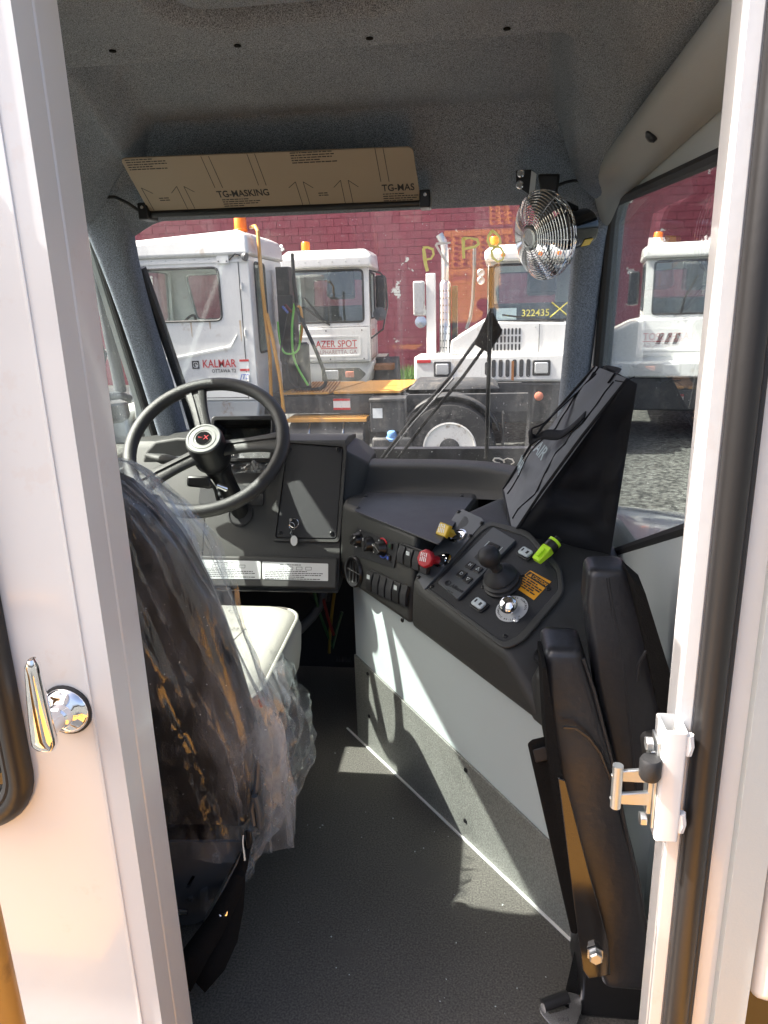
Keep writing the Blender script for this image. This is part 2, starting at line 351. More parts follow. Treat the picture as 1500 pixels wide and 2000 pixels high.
glass('dark_glass', (0.22, 0.24, 0.25), f0=0.06, dirt=0.01)
glass('film', (0.93, 0.94, 0.95), f0=0.055, dirt=0.16, dcol=(0.90, 0.92, 0.94), rough=0.03, dscale=2.6, fmul=0.9, streak=0.0, bump=0.22, drange=(0.43, 0.66, 0.02, 2.5), dstretch=(2.0, 2.0, 0.9))

# ------------------------------------------------------------------ the cab: floor, roof, walls, pillars
XL, XR, GZ = -1.02, 0.33, -0.84
struct(MB().box(XL, 0.36, 0.80, 2.34, -0.05, 0.0).build('floor', 'floor_mat'))
struct(MB().box(XL-0.03, 0.36, 2.30, 2.34, -0.05, 0.80).build('wall_front', 'panel_black'))
def win_l(a, b, h): return Vector((XL-0.0-h, a, b))
WL = rpoly([(1.13, 0.80), (2.23, 0.80), (1.955, 1.50), (1.13, 1.50)], 0.035)
struct(MB().holed([(0.79, -0.05), (2.34, -0.05), (2.34, 0.9), (2.02, 1.76), (0.79, 1.76)], WL, win_l, 0.04).build('wall_left', 'grey_wall'))
def win_r(a, b, h): return Vector((XR+h, a, b))
WR = rpoly([(1.04, 0.935), (2.115, 0.48), (2.105, 0.70), (1.955, 1.478), (1.04, 1.432)], 0.07)
struct(MB().holed([(0.79, -0.05), (2.34, -0.05), (2.34, 0.9), (2.02, 1.76), (0.79, 1.76)], WR, win_r, 0.04).build('wall_right', 'grey_wall'))
wr = MB().box(-1.06, -0.447, 0.796, 0.85, -0.05, 1.76)
struct(wr.build('wall_rear', 'white_paint', bevel=0.004))
wl2 = struct(MB().box(0.263, 0.366, 0.805, 0.85, -0.05, 1.76).build('wall_rear_right', 'white_paint', bevel=0.004))
struct(MB().box(-0.447, 0.263, 0.80, 0.85, 1.63, 1.76).build('wall_rear_header', 'white_paint'))
struct(MB().box(-1.06, 0.37, 0.79, 2.10, 1.762, 1.80).build('roof', 'white_paint', bevel=0.01))
# headliner: one moulded sheet
def smooth01(t): t = max(0, min(1, t)); return t*t*(3-2*t)
def headz(x, y):
    z = 1.72 - 0.115*smooth01((y-1.36)/0.50) - 0.115*smooth01((y-1.86)/0.15)
    ex = min(x-(-0.985), 0.295-x)                           # cove to the sides
    z -= 0.13*(1-smooth01(ex/0.15))*(1 if y < 1.86 else 0.4)
    # recess over the windshield
    rx = min((x+0.80+0.10*(y-1.5))/0.07, (0.185+0.16*(y-1.5)-x)/0.07); ry = min((y-1.47)/0.08, (1.90-y)/0.07)
    z += 0.085*smooth01(min(rx, ry)+0.0) if rx > 0 and ry > 0 else 0
    # rounded channel round the roof hatch
    dx = abs(x+0.31)-0.12; dy = abs(y-1.12)-0.165
    d = sqrt(max(dx, 0)**2+max(dy, 0)**2)+min(max(dx, dy), 0)
    z += 0.060*math.exp(-((d-0.075)/0.015)**2) + 0.010*(1-smooth01((d-0.06)/0.03))
    return z
rows = []
for i in range(150):
    y = 0.85+(2.012-0.85)*i/149
    rows.append([(x, y, headz(x, y)) for x in [-0.99+1.295*j/150 for j in range(151)]])
hl = struct(MB().grid(rows).build('ceiling', 'headliner', smooth=180))
fr0 = Fr((0, 0, 0), (1, 0, 0), (0, -1, 0))   # faces down
for (u, v) in ((222, 116), (465, 103), (722, 87), (990, 68)):
    p = az(u, v, 1.70); p.z = headz(p.x, p.y)
    q = CAM + (p-CAM)*1.0; MB().lathe((q.x, q.y, headz(q.x, q.y)-0.002), (0, 0, 1), [(0.0065, 0), (0.0065, 0.002)], 10).build('clip', 'felt', hl)
# fabric-wrapped pillars, flaring into the header
def pillar(name, pts, label=None):
    rows = []
    for (c, wx, wy) in pts:
        rows.append([Vector(c)+Vector((wx*cos(t)*abs(cos(t))**-0.35 if abs(cos(t)) > .05 else 0, wy*sin(t)*abs(sin(t))**-0.25 if abs(sin(t)) > .05 else 0, 0)) for t in [2*pi*k/28 for k in range(28)]])
    o = MB().grid(rows, closed=True).build(name, 'headliner', smooth=180, subsurf=1); return struct(o)
pillar('pillar_left', [((-0.985, 1.93, 1.64), .12, .10), ((-0.985, 1.955, 1.56), .085, .065), ((-0.985, 1.985, 1.47), .056, .05), ((-0.978, 2.035, 1.32), .044, .045), ((-0.966, 2.09, 1.15), .042, .045), ((-0.952, 2.15, 0.95), .042, .045), ((-0.945, 2.19, 0.80), .042, .045)])
pillar('pillar_right', [((0.30, 1.93, 1.60), .10, .09), ((0.295, 1.965, 1.50), .055, .05), ((0.292, 1.99, 1.42), .041, .04), ((0.288, 2.04, 1.20), .039, .04), ((0.282, 2.10, 0.98), .039, .04), ((0.278, 2.14, 0.75), .039, .04)])
# black rubber lips beside the pillars
wsy = lambda z: 2.235-(z-0.80)*0.335
tk = dict(n=8)
# ------------------------------------------------------------------ windshield
ws = thing('windshield', 'flat windshield with drip marks and yellow marker scrawl facing the parked trucks', 'windshield', (-0.35, 2.235, 0.80))
WFR = Fr((0, wsy(0.80), 0.80), (1, 0, 0), (0, wsy(1.80)-wsy(0.80), 1.0))
WL_ = sqrt(1+0.335**2)
loop = rpoly([(-1.0, -0.06), (0.34, -0.06), (0.335, 0.76*WL_), (-1.02, 0.76*WL_)], 0.05)
plate(WFR, loop, -0.006, 0.0, 'pane', 'windshield_glass', ws)
MB().tube([WFR(-0.94, -0.02, .012), WFR(-0.955, 0.30, .012), WFR(-0.985, 0.62, .012), WFR(-1.0, 0.74, .012)], 0.013, 8).build('gasket', 'rubber', ws)
MB().tube([WFR(-0.895, -0.02, -.02), WFR(-0.905, 0.20, -.02), WFR(-0.928, 0.45, -.02), WFR(-0.944, 0.60, -.02)], 0.016, 8).build('gasket', 'rubber', ws)
MB().tube([WFR(0.325, -0.02, -.01), WFR(0.328, 0.40, -.01), WFR(0.333, 0.74, -.01)], 0.012, 8).build('gasket', 'rubber', ws)
def stroke(pxs, m, r=0.0035):
    pts = [apl(u, v, WFR.o + WFR.z*0.0015, WFR.z) for u, v in pxs]
    rows = []
    for i, p in enumerate(pts):
        t_ = (pts[min(i+1, len(pts)-1)]-pts[max(i-1, 0)]).normalized(); n_ = t_.cross(WFR.z)*r*1.25*(0.8+0.4*noise.noise(p*60)); rows.append([p-n_, p+n_])
    MB().grid(rows).build('marker_stroke', m, ws)
stroke([(827, 485), (829, 500), (831, 515), (835, 530)], 'marker_yellow', .0042)
stroke([(826, 484), (835, 483), (845, 487), (847, 497), (842, 505), (828, 508)], 'marker_yellow')
stroke([(880, 474), (853, 476), (851, 478), (864, 500), (876, 518)], 'marker_white', .003)
stroke([(905, 465), (905, 485), (906, 505)], 'marker_yellow', .0042)
stroke([(904, 466), (918, 465), (932, 468), (935, 476), (928, 482), (906, 486)], 'marker_yellow')
stroke([(961, 451), (955, 460), (953, 470), (958, 480), (970, 482), (977, 474), (976, 464), (968, 455), (960, 450)], 'marker_yellow')
stroke([(968, 482), (960, 490), (962, 503), (972, 511), (982, 507), (984, 495), (978, 484), (968, 481)], 'marker_yellow', .003)
stroke([(977, 905), (968, 903), (963, 899), (966, 895), (975, 895), (983, 899), (985, 904)], 'marker_white', .0028)
stroke([(985, 904), (984, 898), (991, 895), (1000, 897), (1004, 903), (998, 907)], 'marker_white', .0028)
# ------------------------------------------------------------------ side windows
wr_ = thing('side_window', 'right side window pane mirroring the fan, with black rubber edge', 'window', (XR, 1.5, 0.8))
MB().prism([win_r(a, b, 0.012) for a, b in WR], (0.005, 0, 0)).build('pane', 'window_glass', wr_)
def inset(loop, d):
    cx = sum(p[0] for p in loop)/len(loop); cy = sum(p[1] for p in loop)/len(loop)
    return [(p[0]+(cx-p[0])*d/abs(Vector((p[0]-cx, p[1]-cy)).length), p[1]+(cy-p[1])*d/abs(Vector((p[0]-cx, p[1]-cy)).length)) for p in loop]
MB().tube([win_r(a, b, 0.006) for a, b in WR], 0.012, 8, closed=True).build('gasket', 'rubber', wr_)
wl_ = thing('side_window', 'left side window pane behind the steering wheel', 'window', (XL, 1.6, 0.8))
MB().prism([win_l(a, b, 0.02) for a, b in WL], (-0.005, 0, 0)).build('pane', 'window_glass', wl_)
MB().tube([win_l(a, b, 0.004) for a, b in WL], 0.014, 8, closed=True).build('gasket', 'rubber', wl_)
# trim duct over the right window
tr = thing('trim_duct', 'grey moulded plastic trim duct along the ceiling above the right window', 'trim', (0.28, 1.4, 1.5))
rows = []
for k in range(25):
    t = k/24; y = 1.955-1.12*t
    s_ = 0.35+0.65*smooth01(t*9)
    zc = 1.462 + 0.040*t
    dd = 0.05*(1-smooth01(t*7)); prof = [(0.328, -0.036-dd), (0.316, -0.036-dd), (0.292, -0.026-dd), (0.270, -0.008), (0.260, 0.012), (0.268, 0.040), (0.30, 0.055), (0.328, 0.058)]
    rows.append([(0.33+(a-0.33)*s_**.5, y, zc+0.035+b*(0.75+0.25*s_)) for a, b in prof])
td = MB().grid(rows).build('duct', 'trim_grey', tr, smooth=60, subsurf=1)
MB().prism([rows[0][i] for i in range(8)], (0, 0.004, 0)).build('end_cap', 'trim_grey', tr)
for (u, v) in ((1188, 329), (1273, 265), (1456, 119)):
    p = ax(u, v, 0.283); MB().lathe(p, (-0.75, 0, -0.66), [(0.011, -0.004), (0.011, 0.004), (0.006, 0.008)], 12).build('screw', 'black_plastic', tr)
lt = thing('trim_duct', 'short grey plastic trim end over the left window', 'trim', (-0.99, 1.7, 1.52))
MB().hull([(-1.02, 0.9, 1.50), (-1.02, 0.9, 1.60), (-0.93, 0.9, 1.60), (-0.93, 0.9, 1.52), (-1.02, 1.93, 1.51), (-1.02, 1.93, 1.58), (-0.955, 1.93, 1.575), (-0.955, 1.93, 1.545)]).build('duct', 'trim_grey', lt, bevel=0.012, seg=3)
# ------------------------------------------------------------------ dashboard
DFR = Fr((-0.70, 1.80, 0.52), (1, 0, 0), (0, 0.19, 0.345))      # leaning dash face
def dpx(u, v): return DFR.px(u, v)
db = thing('dashboard', 'charcoal moulded dashboard with black access plate and white label plates', 'dashboard', (-0.69, 2.0, 0.5))
prof = [(1.785, 0.503), (1.795, 0.507), (1.80, 0.52), (1.990, 0.865), (2.01, 0.884), (2.06, 0.888), (2.19, 0.872), (2.27, 0.70), (2.27, 0.56), (1.83, 0.503)]
xs = [-1.005, -0.362]
mb = MB(); mb.prism([(xs[0], y, z) for y, z in prof], (xs[1]-xs[0], 0, 0)); mb.build('body', 'dash_plastic', db, bevel=0.014, seg=3)
# lower lip where the label plates sit: a break in the face
sh = MB(); f = DFR
sh.prism([f(a, b, 0.0) for a, b in [(-0.30, -0.012), (0.335, -0.012), (0.335, 0.076), (-0.30, 0.076)]], f.z*0.012); sh.build('lower_rail', 'dash_plastic', db, bevel=0.009, seg=3)
# shoulder at right that drops to the window ledge
# access panel
c = [dpx(564, 868), dpx(671, 876), dpx(658, 1053), dpx(540, 1051)]
apn = plate(DFR, rpoly([c[3], c[2], c[1], c[0]], 0.010), 0.003, 0.0075, 'access_panel', 'panel_black', db, bevel=0.0015)
rim = MB(); cx = sum(p[0] for p in c)/4; cy = sum(p[1] for p in c)/4
rim.holed(rpoly([(cx+(p[0]-cx)*1.13, cy+(p[1]-cy)*1.075) for p in (c[3], c[2], c[1], c[0])], 0.014), rpoly([(cx+(p[0]-cx)*1.02, cy+(p[1]-cy)*1.02) for p in (c[3], c[2], c[1], c[0])], 0.011), lambda a, b, h: DFR(a, b, h), 0.010)
rim.build('panel_surround', 'dash_plastic', db, bevel=0.003, seg=2)
for u, v in ((566, 879), (661, 879), (549, 1042), (649, 1043)):
    screw(DFR, *dpx(u, v), apn, 0.0065, h=0.0075)
# cluster binnacle
CF = Fr((-0.66, 1.985, 0.90), (1, 0, 0), (0, 0.10, 0.22))
a0, b0 = CF.px(417, 816); a1, b1 = CF.px(537, 905)
ic = MB().holed(rrect(a0, a1, b1, b0, 0.012), rrect(a0+0.012, a1-0.012, b1+0.012, b0-0.014, 0.006), lambda a, b, h: CF(a, b, 0.02-h), 0.11).build('instrument_cluster', 'black_plastic', db, bevel=0.003)
plate(CF, rrect(a0+0.006, a1-0.006, b1+0.006, b0-0.006, 0.004), -0.06, -0.055, 'cluster_face', 'gauge', ic)
fc = Fr(CF(0, 0, -0.0545), CF.x, CF.y)
for ga, gb, gr in ((a0+0.035, b1+0.045, 0.030), (a0+0.085, b1+0.05, 0.034), (a1-0.035, b1+0.045, 0.030)):
    mb = MB()
    for k in range(21):
        t = radians(220-13*k); r0 = gr*(0.78 if k % 2 else 0.68)
        p, q = fc(ga+cos(t)*r0, gb+sin(t)*r0, .0005), fc(ga+cos(t)*gr, gb+sin(t)*gr, .0005)
        mb.tube([p, q], 0.0007 if k % 5 else 0.0011, 5)
    stuff(mb.build('gauge_ticks', 'print_white', ic))
    MB().tube([fc(ga, gb, .003), fc(ga-gr*.6, gb-gr*.35, .003)], [0.0016, 0.0006], 6).build('needle', 'lens_amber', ic)
plate(CF, rrect(a0+0.012, a1-0.012, b1+0.012, b0-0.014, 0.004), -0.03, -0.028, 'cover_lens', 'lens_glass', ic)
# crumpled film left on the gauges
rows = []
for i in range(26):
    r = []
    for j in range(26):
        p = CF(a0+0.055+0.135*j/25, b1-0.03+0.075*i/25, 0.012)
        r.append(p + CF.z*(0.020*noise.noise(p*38)+0.012*noise.noise(p*90)) + CF.x*(0.012*noise.noise(p*30+Vector((9, 0, 0)))))
    rows.append(r)
MB().grid(rows).build('protective_film', 'film', ic, smooth=25)
# left shoulder of the dash with its sticker
lp = [apl(u, v, (0, 1.97, 0), (0, 1, 0)) for u, v in ((268, 925), (285, 880), (302, 862), (345, 855), (440, 858), (440, 935))]
MB().prism(lp, (0, 0.14, 0.0)).build('side_shoulder', 'dash_plastic', db, bevel=0.008, seg=3)
SF = Fr((-0.8, 1.966, 0.9), (1, 0, 0), (0, 0, 1))
a, b = SF.px(355, 899); st = plate(SF, rrect(a-0.018, a+0.022, b-0.012, b+0.012, 0.001), 0.0, 0.001, 'fuel_sticker', 'decal_pale', db)
textlines(SF, a-0.015, b+0.006, 0.034, 3, 0.008, 0.004, 'ink_blue', st, h=0.0013, seed=4)
# steering column hole
ha, hb = dpx(470, 1003)
MB().lathe(DFR(ha, hb, 0.002), DFR.z, [(0.037, 0), (0.037, 0.003), (0.033, 0.0035), (0.033, 0.001), (0.0001, 0.001)], 28).build('column_hole', 'rubber', db)
# little socket plate left of the column and seam
c = [dpx(u, v) for u, v in ((388, 985), (515, 988), (515, 950), (392, 946))]
sp = plate(DFR, rpoly(c, 0.006), 0.0, 0.004, 'socket_plate', 'panel_black', db, bevel=0.001)
screw(DFR, *dpx(405, 952), sp, 0.004, h=0.004); a, b = dpx(428, 962)
MB().lathe(DFR(a, b, 0.004), DFR.z, [(0.013, 0), (0.013, 0.004), (0.009, 0.005), (0.008, 0.001), (0.0001, 0.001)], 18).build('socket', 'dark_grey', sp)
mb = MB(); p0 = DFR(*dpx(400, 1000), .0003); p1 = DFR(*dpx(395, 1085), .0003); mb.tube([p0, p1], 0.0012, 5); mb.build('seam', 'black_plastic', db)
# two label plates
f2 = Fr(DFR(0, 0, 0.0125), DFR.x, DFR.y)
for k, (pxs, sd) in enumerate((([(385, 1130), (509, 1131), (509, 1096), (385, 1093)], 3), ([(513, 1131), (641, 1135), (641, 1101), (512, 1097)], 8))):
    c = [f2.px(u, v) for u, v in pxs]
    lbl = plate(f2, rpoly(c, 0.003), 0.0, 0.0008, 'label_plate', 'decal_white', db)
    x0, x1 = c[0][0]+0.006, c[1][0]-0.008; top = c[3][1]-0.008
    textlines(f2, x0+0.04, top-0.001, (x1-x0)*0.55, 1, 0.005, 0.0022, 'ink', lbl, h=0.001, seed=sd)
    for q in range(4):
        xx = x0+0.035+q*0.026
        MB().holed(rrect(xx, xx+0.017, top-0.014, top-0.005, 0.001), rrect(xx+.001, xx+0.016, top-0.013, top-0.006, 0.0005), lambda a, b, h: f2(a, b, 0.0008+h), 0.0003).build('symbol_box', 'ink', lbl)
    textlines(f2, x0, top-0.019, x1-x0, 5, 0.0052, 0.0021, 'ink', lbl, h=0.001, seed=sd+1)
# ledge along the windshield foot and shoulder to the shelf
led = MB(); L0 = []
pts = [(-0.37, 2.00), (-0.30, 2.03), (-0.10, 2.04), (0.04, 2.02), (0.12, 1.98), (0.22, 1.90), (0.30, 1.80)]
zt = [0.82, 0.812, 0.81, 0.806, 0.795, 0.775, 0.75]
inner = [(x, y, 0.735) for x, y in pts]
rows = [[(x-0.0, y-0.07 if i < 4 else y-0.05, 0.725) for i, (x, y) in enumerate(pts)],
        [(x, y-0.03, 0.74) for x, y in pts], [(x, y-0.006, z-0.012) for (x, y), z in zip(pts, zt)], [(x, y+0.008, z) for (x, y), z in zip(pts, zt)],
        [(x+0.02, 2.20+0.0*y, z-0.005) for (x, y), z in zip(pts, zt)], [(x+0.02, 2.24, z-0.2) for (x, y), z in zip(pts, zt)]]
led.grid(rows).build('window_ledge', 'dash_plastic', db, smooth=60, subsurf=2)
MB().hull([(-0.375, 1.86, 0.52), (-0.375, 1.99, 0.868), (-0.375, 2.19, 0.865), (-0.375, 2.2, 0.52), (-0.335, 1.90, 0.60), (-0.352, 1.975, 0.855), (-0.335, 2.18, 0.85), (-0.300, 2.02, 0.815), (-0.30, 2.19, 0.815), (-0.30, 1.99, 0.66), (-0.30, 2.19, 0.60)]).build('end_shoulder', 'dash_plastic', db, bevel=0.016, seg=3)

# ------------------------------------------------------------------ steering wheel and column
SC = ay(403, 868, 1.79); SA = Vector((0.03, -cos(radians(46)), sin(radians(46)))).normalized()
X = Vector((1, 0, 0)); X = (X-SA*X.dot(SA)).normalized(); Y = SA.cross(X)
mat('badge_metal', (0.20, 0.205, 0.20), 0.35, metal=0.5, var=0.1, vscale=80)
sw = thing('steering_wheel', 'large black three-spoke steering wheel with round hub badge', 'steering wheel', SC)
RW = 0.204
MB().tube([SC+(X*cos(t)+Y*sin(t))*RW for t in [2*pi*k/72 for k in range(72)]], 0.0178, 14, closed=True).build('rim', 'wheel_skin', sw)
def wp(u, v):
    p = apl(u, v, SC, SA)-SC; return atan2(p.dot(Y), p.dot(X))
for (u, v) in ((380, 762), (292, 936), (545, 862)):
    t = wp(u, v); d = X*cos(t)+Y*sin(t); n = SA.cross(d)
    rows = []
    for k in range(9):
        q = k/8; r = 0.035+(RW-0.045)*q; wd = 0.021+0.004*abs(q-0.4)+0.010*q**4; h = -0.022+0.030*q-0.012*q*q
        c = SC+d*r+SA*h
        rows.append([c+n*wd*a+SA*b for a, b in ((-1, -.003), (-1, .004), (-.8, .009), (-.3, .010), (-.25, .006), (.25, .006), (.3, .010), (.8, .009), (1, .004), (1, -.003), (0.6, -.008), (-0.6, -.008))])
    MB().grid(rows, closed=True).build('spoke', 'wheel_skin', sw, smooth=50)
hub = MB().lathe(SC-SA*0.062, SA, [(0.034, -0.02), (0.046, -0.012), (0.051, 0.0), (0.0515, 0.02), (0.0505, 0.022), (0.0505, 0.078), (0.047, 0.085)], 36).build('hub', 'black_plastic', sw)
hf = Fr(SC+SA*0.023, X, Y)
MB().lathe(hf(0, 0, 0), SA, [(0.0465, 0), (0.0465, 0.004), (0.044, 0.0065), (0.040, 0.0065), (0.039, 0.005), (0.034, 0.005), (0.033, 0.0062), (0.026, 0.0062), (0.025, 0.0045), (0.0215, 0.0045), (0.021, 0.006), (0.0001, 0.006)], 40).build('badge_plate', 'badge_metal', hub)
MB().lathe(hf(0, 0, 0.006), SA, [(0.0205, 0), (0.020, 0.0015), (0.0001, 0.002)], 30).build('badge', 'black_gloss', hub)
text('X', hf, 0.008, 0, 0.018, 'knob_red', hub, h=0.0082, bold=0.02)
text('TRU', hf, -0.0075, 0, 0.006, 'knob_red', hub, h=0.0082)

sc = thing('steering_column', 'black steering column with gear lever pods under the wheel', 'steering column', DFR(ha, hb, 0))
foot = DFR(ha, hb, -0.02)
MB().tube([SC-SA*0.04, SC-SA*0.10, foot+(SC-foot)*0.25, foot], [0.030, 0.031, 0.026, 0.026], 22).build('tube', 'black_plastic', sc)
MB().lathe(SC-SA*0.125, SA, [(0.030, 0), (0.036, 0.006), (0.036, 0.05), (0.033, 0.055)], 24).build('collar', 'black_plastic', sc)
# turn signal lever pod
p0 = SC-SA*0.09; p1 = ay(420, 930, 1.83)
MB().tube([p0, p0+(ay(300, 892, 1.86)-p0)*0.45, ay(350, 902, 1.845), ay(318, 896, 1.85), ay(285, 888, 1.855)], [0.012, 0.012, 0.020, 0.022, 0.008], 14, flat=0.62).build('signal_lever', 'dash_plastic', sc, smooth=80)
SGF = Fr(ay(340, 905, 1.82), X, Y); MB().tube([SGF(cos(t)*.006, sin(t)*.005, .001) for t in [2*pi*k/16 for k in range(16)]], 0.0007, 5, closed=True).build('lamp_symbol', 'print_white', sc)
MB().hull([ay(u, v, y) for u, v in ((365, 930), (410, 930), (365, 950), (415, 955)) for y in (1.80, 1.87)]).build('bracket', 'black_plastic', sc, bevel=0.006)
MB().tube([ay(425, 948, 1.80), ay(440, 955, 1.80), ay(437, 948, 1.84)], 0.007, 10).build('clamp_bolt', 'chrome', sc)
MB().tube([ay(405, 935, 1.82), ay(420, 955, 1.83), ay(425, 975, 1.86), DFR(ha-0.02, hb+0.01, 0)], 0.005, 8).build('cable', 'rubber', sc)
# keys hanging on the access panel
ky = thing('key_ring', 'steel key rings with a white oval tag hanging from the dash', 'keys', DFR(*dpx(575, 1030), 0.02))
def ring(c, n, r, rad, name, m):
    n = Vector(n).normalized(); a = n.orthogonal().normalized(); b = n.cross(a)
    MB().tube([Vector(c)+(a*cos(t)+b*sin(t))*r for t in [2*pi*k/28 for k in range(28)]], rad, 6, closed=True).build(name, m, ky)
K = lambda u, v, h=0.016: DFR(*dpx(u, v), h)
ring(K(577, 1024), (0.3, -1, .2), 0.0125, 0.0011, 'ring', 'chrome'); ring(K(573, 1030), (-0.5, -1, .1), 0.0105, 0.0010, 'ring', 'chrome')
MB().tube([K(571, 1014, 0.0), K(571, 1018, .02)], 0.004, 10).build('lock_barrel', 'steel', ky)
MB().tube([K(573, 1036), K(570, 1044), K(575, 1050)], 0.0018, 6).build('key', 'steel', ky)
MB().tube([K(572, 1040), K(576, 1049)], 0.0009, 6).build('link', 'chrome', ky)
kf = Fr(K(577, 1058), (1, 0, 0), (0, 0.25, 1)); plate(kf, [(0.0098*cos(t), 0.0145*sin(t)) for t in [2*pi*k/24 for k in range(24)]], 0, 0.0015, 'tag', 'decal_white', ky, bevel=0.0004)

# ------------------------------------------------------------------ footwell: pedals, pipes
pd = thing('accelerator_pedal', 'ribbed black accelerator pedal in the dark footwell', 'pedal', (-0.40, 2.0, 0.0))
q = az(672, 1290, 0.02); MB().hull([(q.x-0.03, q.y-0.02, 0.02), (q.x+0.03, q.y-0.02, 0.02), (q.x-0.03, q.y+0.10, 0.20), (q.x+0.03, q.y+0.10, 0.20), (q.x-0.03, q.y, 0.01), (q.x+0.03, q.y, 0.01), (q.x-0.03, q.y+0.12, 0.19), (q.x+0.03, q.y+0.12, 0.19)]).build('pad', 'rubber', pd, bevel=0.004)
for k in range(5):
    xx = q.x-0.024+0.012*k; MB().tube([(xx, q.y-0.02, 0.027), (xx, q.y+0.098, 0.203)], 0.003, 6).build('rib', 'rubber', pd)
bp = thing('brake_pedal_arm', 'bent grey steel brake pedal arm under the dash', 'pedal', (-0.5, 2.0, 0.1))
MB().tube([ay(632, 1150, 2.08), ay(628, 1178, 2.06), ay(610, 1205, 2.02), ay(588, 1228, 1.97), ay(560, 1250, 1.93)], 0.014, 12).build('arm', 'dark_grey', bp)
MB().hull([ay(600, 1135, 2.10), ay(650, 1135, 2.10), ay(605, 1175, 2.10), ay(645, 1175, 2.10), ay(600, 1135, 2.2), ay(650, 1135, 2.2), ay(645, 1175, 2.2)]).build('hinge_block', 'truck_black', bp, bevel=0.006)
for m_, lab, pts in (('hose_yellow', 'thin yellow cable hanging in the dark footwell', [(657, 1135), (650, 1180), (645, 1230), (643, 1275)]), ('hose_dark_green', 'green cable curving through the dark footwell', [(612, 1150), (625, 1200), (640, 1240), (650, 1265), (658, 1230), (668, 1195)]), ('hose_red', 'short red cable low in the dark footwell', [(632, 1170), (640, 1205), (652, 1240)])):
    tag(MB().tube([ay(u, v, 2.03+0.012*i) for i, (u, v) in enumerate(pts)], 0.0052, 8).build('cable', m_), lab, 'cable')

# ------------------------------------------------------------------ engine cover side (white panel, steel kick plate)
EQ = Vector((-0.337, 1.869, 0)); ED = Vector((0.63, -0.777, 0)).normalized(); EN = Vector((-0.777, -0.63, 0)).normalized()
EF = Fr(EQ, ED, (0, 0, 1))
if EF.z.dot(EN) < 0: print('EF flipped')
ec = thing('engine_cover', 'white engine cover side with dull steel kick plate and screws along the floor', 'engine cover', EQ)
MB().prism([EF(0.0, 0.0, -0.004), EF(1.02, 0.0, -0.004), EF(1.02, 0.52, -0.004), EF(-0.0, 0.60, -0.004)], -EF.z*0.02).build('side_panel', 'white_panel', ec)
MB().prism([EF(0.0, 0.002, -0.003), EF(1.0, 0.002, -0.003), EF(1.0, 0.165, -0.003), EF(0.0, 0.278, -0.003)], EF.z*0.006).build('kick_plate', 'kick_steel', ec, bevel=0.001)
MB().prism([EF(-0.06, 0.0, 0.003), EF(1.0, 0.0, 0.003), EF(1.0, 0.004, 0.003), EF(-0.06, 0.004, 0.003)], EF.z*0.005).build('edge_strip', 'white_paint', ec)
MB().prism([EF(0.0, 0.0, -0.024), EF(0.0, 0.6, -0.024), EF(0.0, 0.6, -0.006), EF(0.0, 0.0, -0.006)], (0.35, 0.3, 0)).build('end_panel', 'panel_black', ec)
for (u, v) in ((912, 1503), (720, 1315), (723, 1398), (911, 1602)):
    screw(EF, *EF.px(u, v), ec, 0.006, h=0.003, m='black_metal')
# ------------------------------------------------------------------ console
F0 = Vector((-0.372, 1.848, 0.53)); F1 = Vector((-0.147, 1.572, 0.512)); F2_ = Vector((0.142, 1.214, 0.473)); F3 = Vector((0.215, 1.123, 0.463))
H0 = Vector((-0.353, 1.864, 0.735)); H1 = Vector((-0.128, 1.588, 0.735))
PL = Vector((-0.096, 1.508, 0.634)); PB = Vector((0.065, 1.31, 0.600)); PT = Vector((0.0515, 1.632, 0.745)); PR = Vector((0.182, 1.409, 0.68))
cn = thing('control_console', 'dark grey wrap-round console with heater dials, rocker switches and gear selector', 'console', (0.0, 1.6, 0.47))
MB().hull([F0, F1, (-0.03, 1.72, .52), (0.02, 2.0, .52), (-0.36, 2.10, .52), H0, H1, (-0.03, 1.72, .735), (0.02, 2.0, .735), (-0.36, 2.10, .735)]).build('heater_housing', 'dash_plastic', cn, bevel=0.014, seg=3)
# shelf plate on top
SHF = Fr((-0.2, 1.75, 0.7355), (1, 0, 0), (0, 1, 0))
c = [SHF.px(u, v) for u, v in ((692, 1000), (858, 1066), (925, 975), (715, 964))]
shelf = plate(SHF, rpoly(c, 0.012), 0.0, 0.004, 'shelf_plate', 'shelf_black', cn, bevel=0.001)
for u, v in ((700, 995), (714, 972), (902, 972)): screw(SHF, *SHF.px(u, v), shelf, 0.006, h=0.004)
# tower with sloped control panel
nP = (PB-PL).cross(PT-PL).normalized()
if nP.z < 0: nP = -nP
low = nP*-0.002
tower = MB().hull([PL+low+(PL-PR)*0.07, PB+low+(PB-PT)*0.06, PR+low+(PR-PL)*0.06, PT+low+(PT-PB)*0.05, (0.33, 1.50, 0.705), (0.33, 2.0, 0.70), (0.10, 1.98, 0.735), (-0.0235, 1.70, 0.757), (-0.137, 1.560, 0.638),
    F1+Vector((0.004, -0.004, 0)), F2_, (0.33, 1.28, 0.47), (0.33, 1.95, 0.48), (0.0, 1.9, 0.48)]).build('tower', 'dash_plastic', cn, bevel=0.018, seg=4)
MB().hull([(0.150, 1.262, 0.585), F2_+Vector((-.022, .028, 0.10)), F3+Vector((0.0, 0.0, 0.105)), F3+Vector((0, 0, -0.01)), F2_+Vector((-.022, .028, 0)), (0.33, 1.00, 0.575), (0.33, 1.00, 0.46), (0.33, 1.42, 0.46), (0.33, 1.40, 0.60), (0.16, 1.34, 0.595), (0.1, 1.35, 0.47)]).build('rear_ledge', 'dash_plastic', cn, bevel=0.016, seg=4)
CUF = Fr((0.2, 1.25, 0.588), (1, 0, 0), (0, 1, 0)); a, b = CUF.px(1092, 1285)
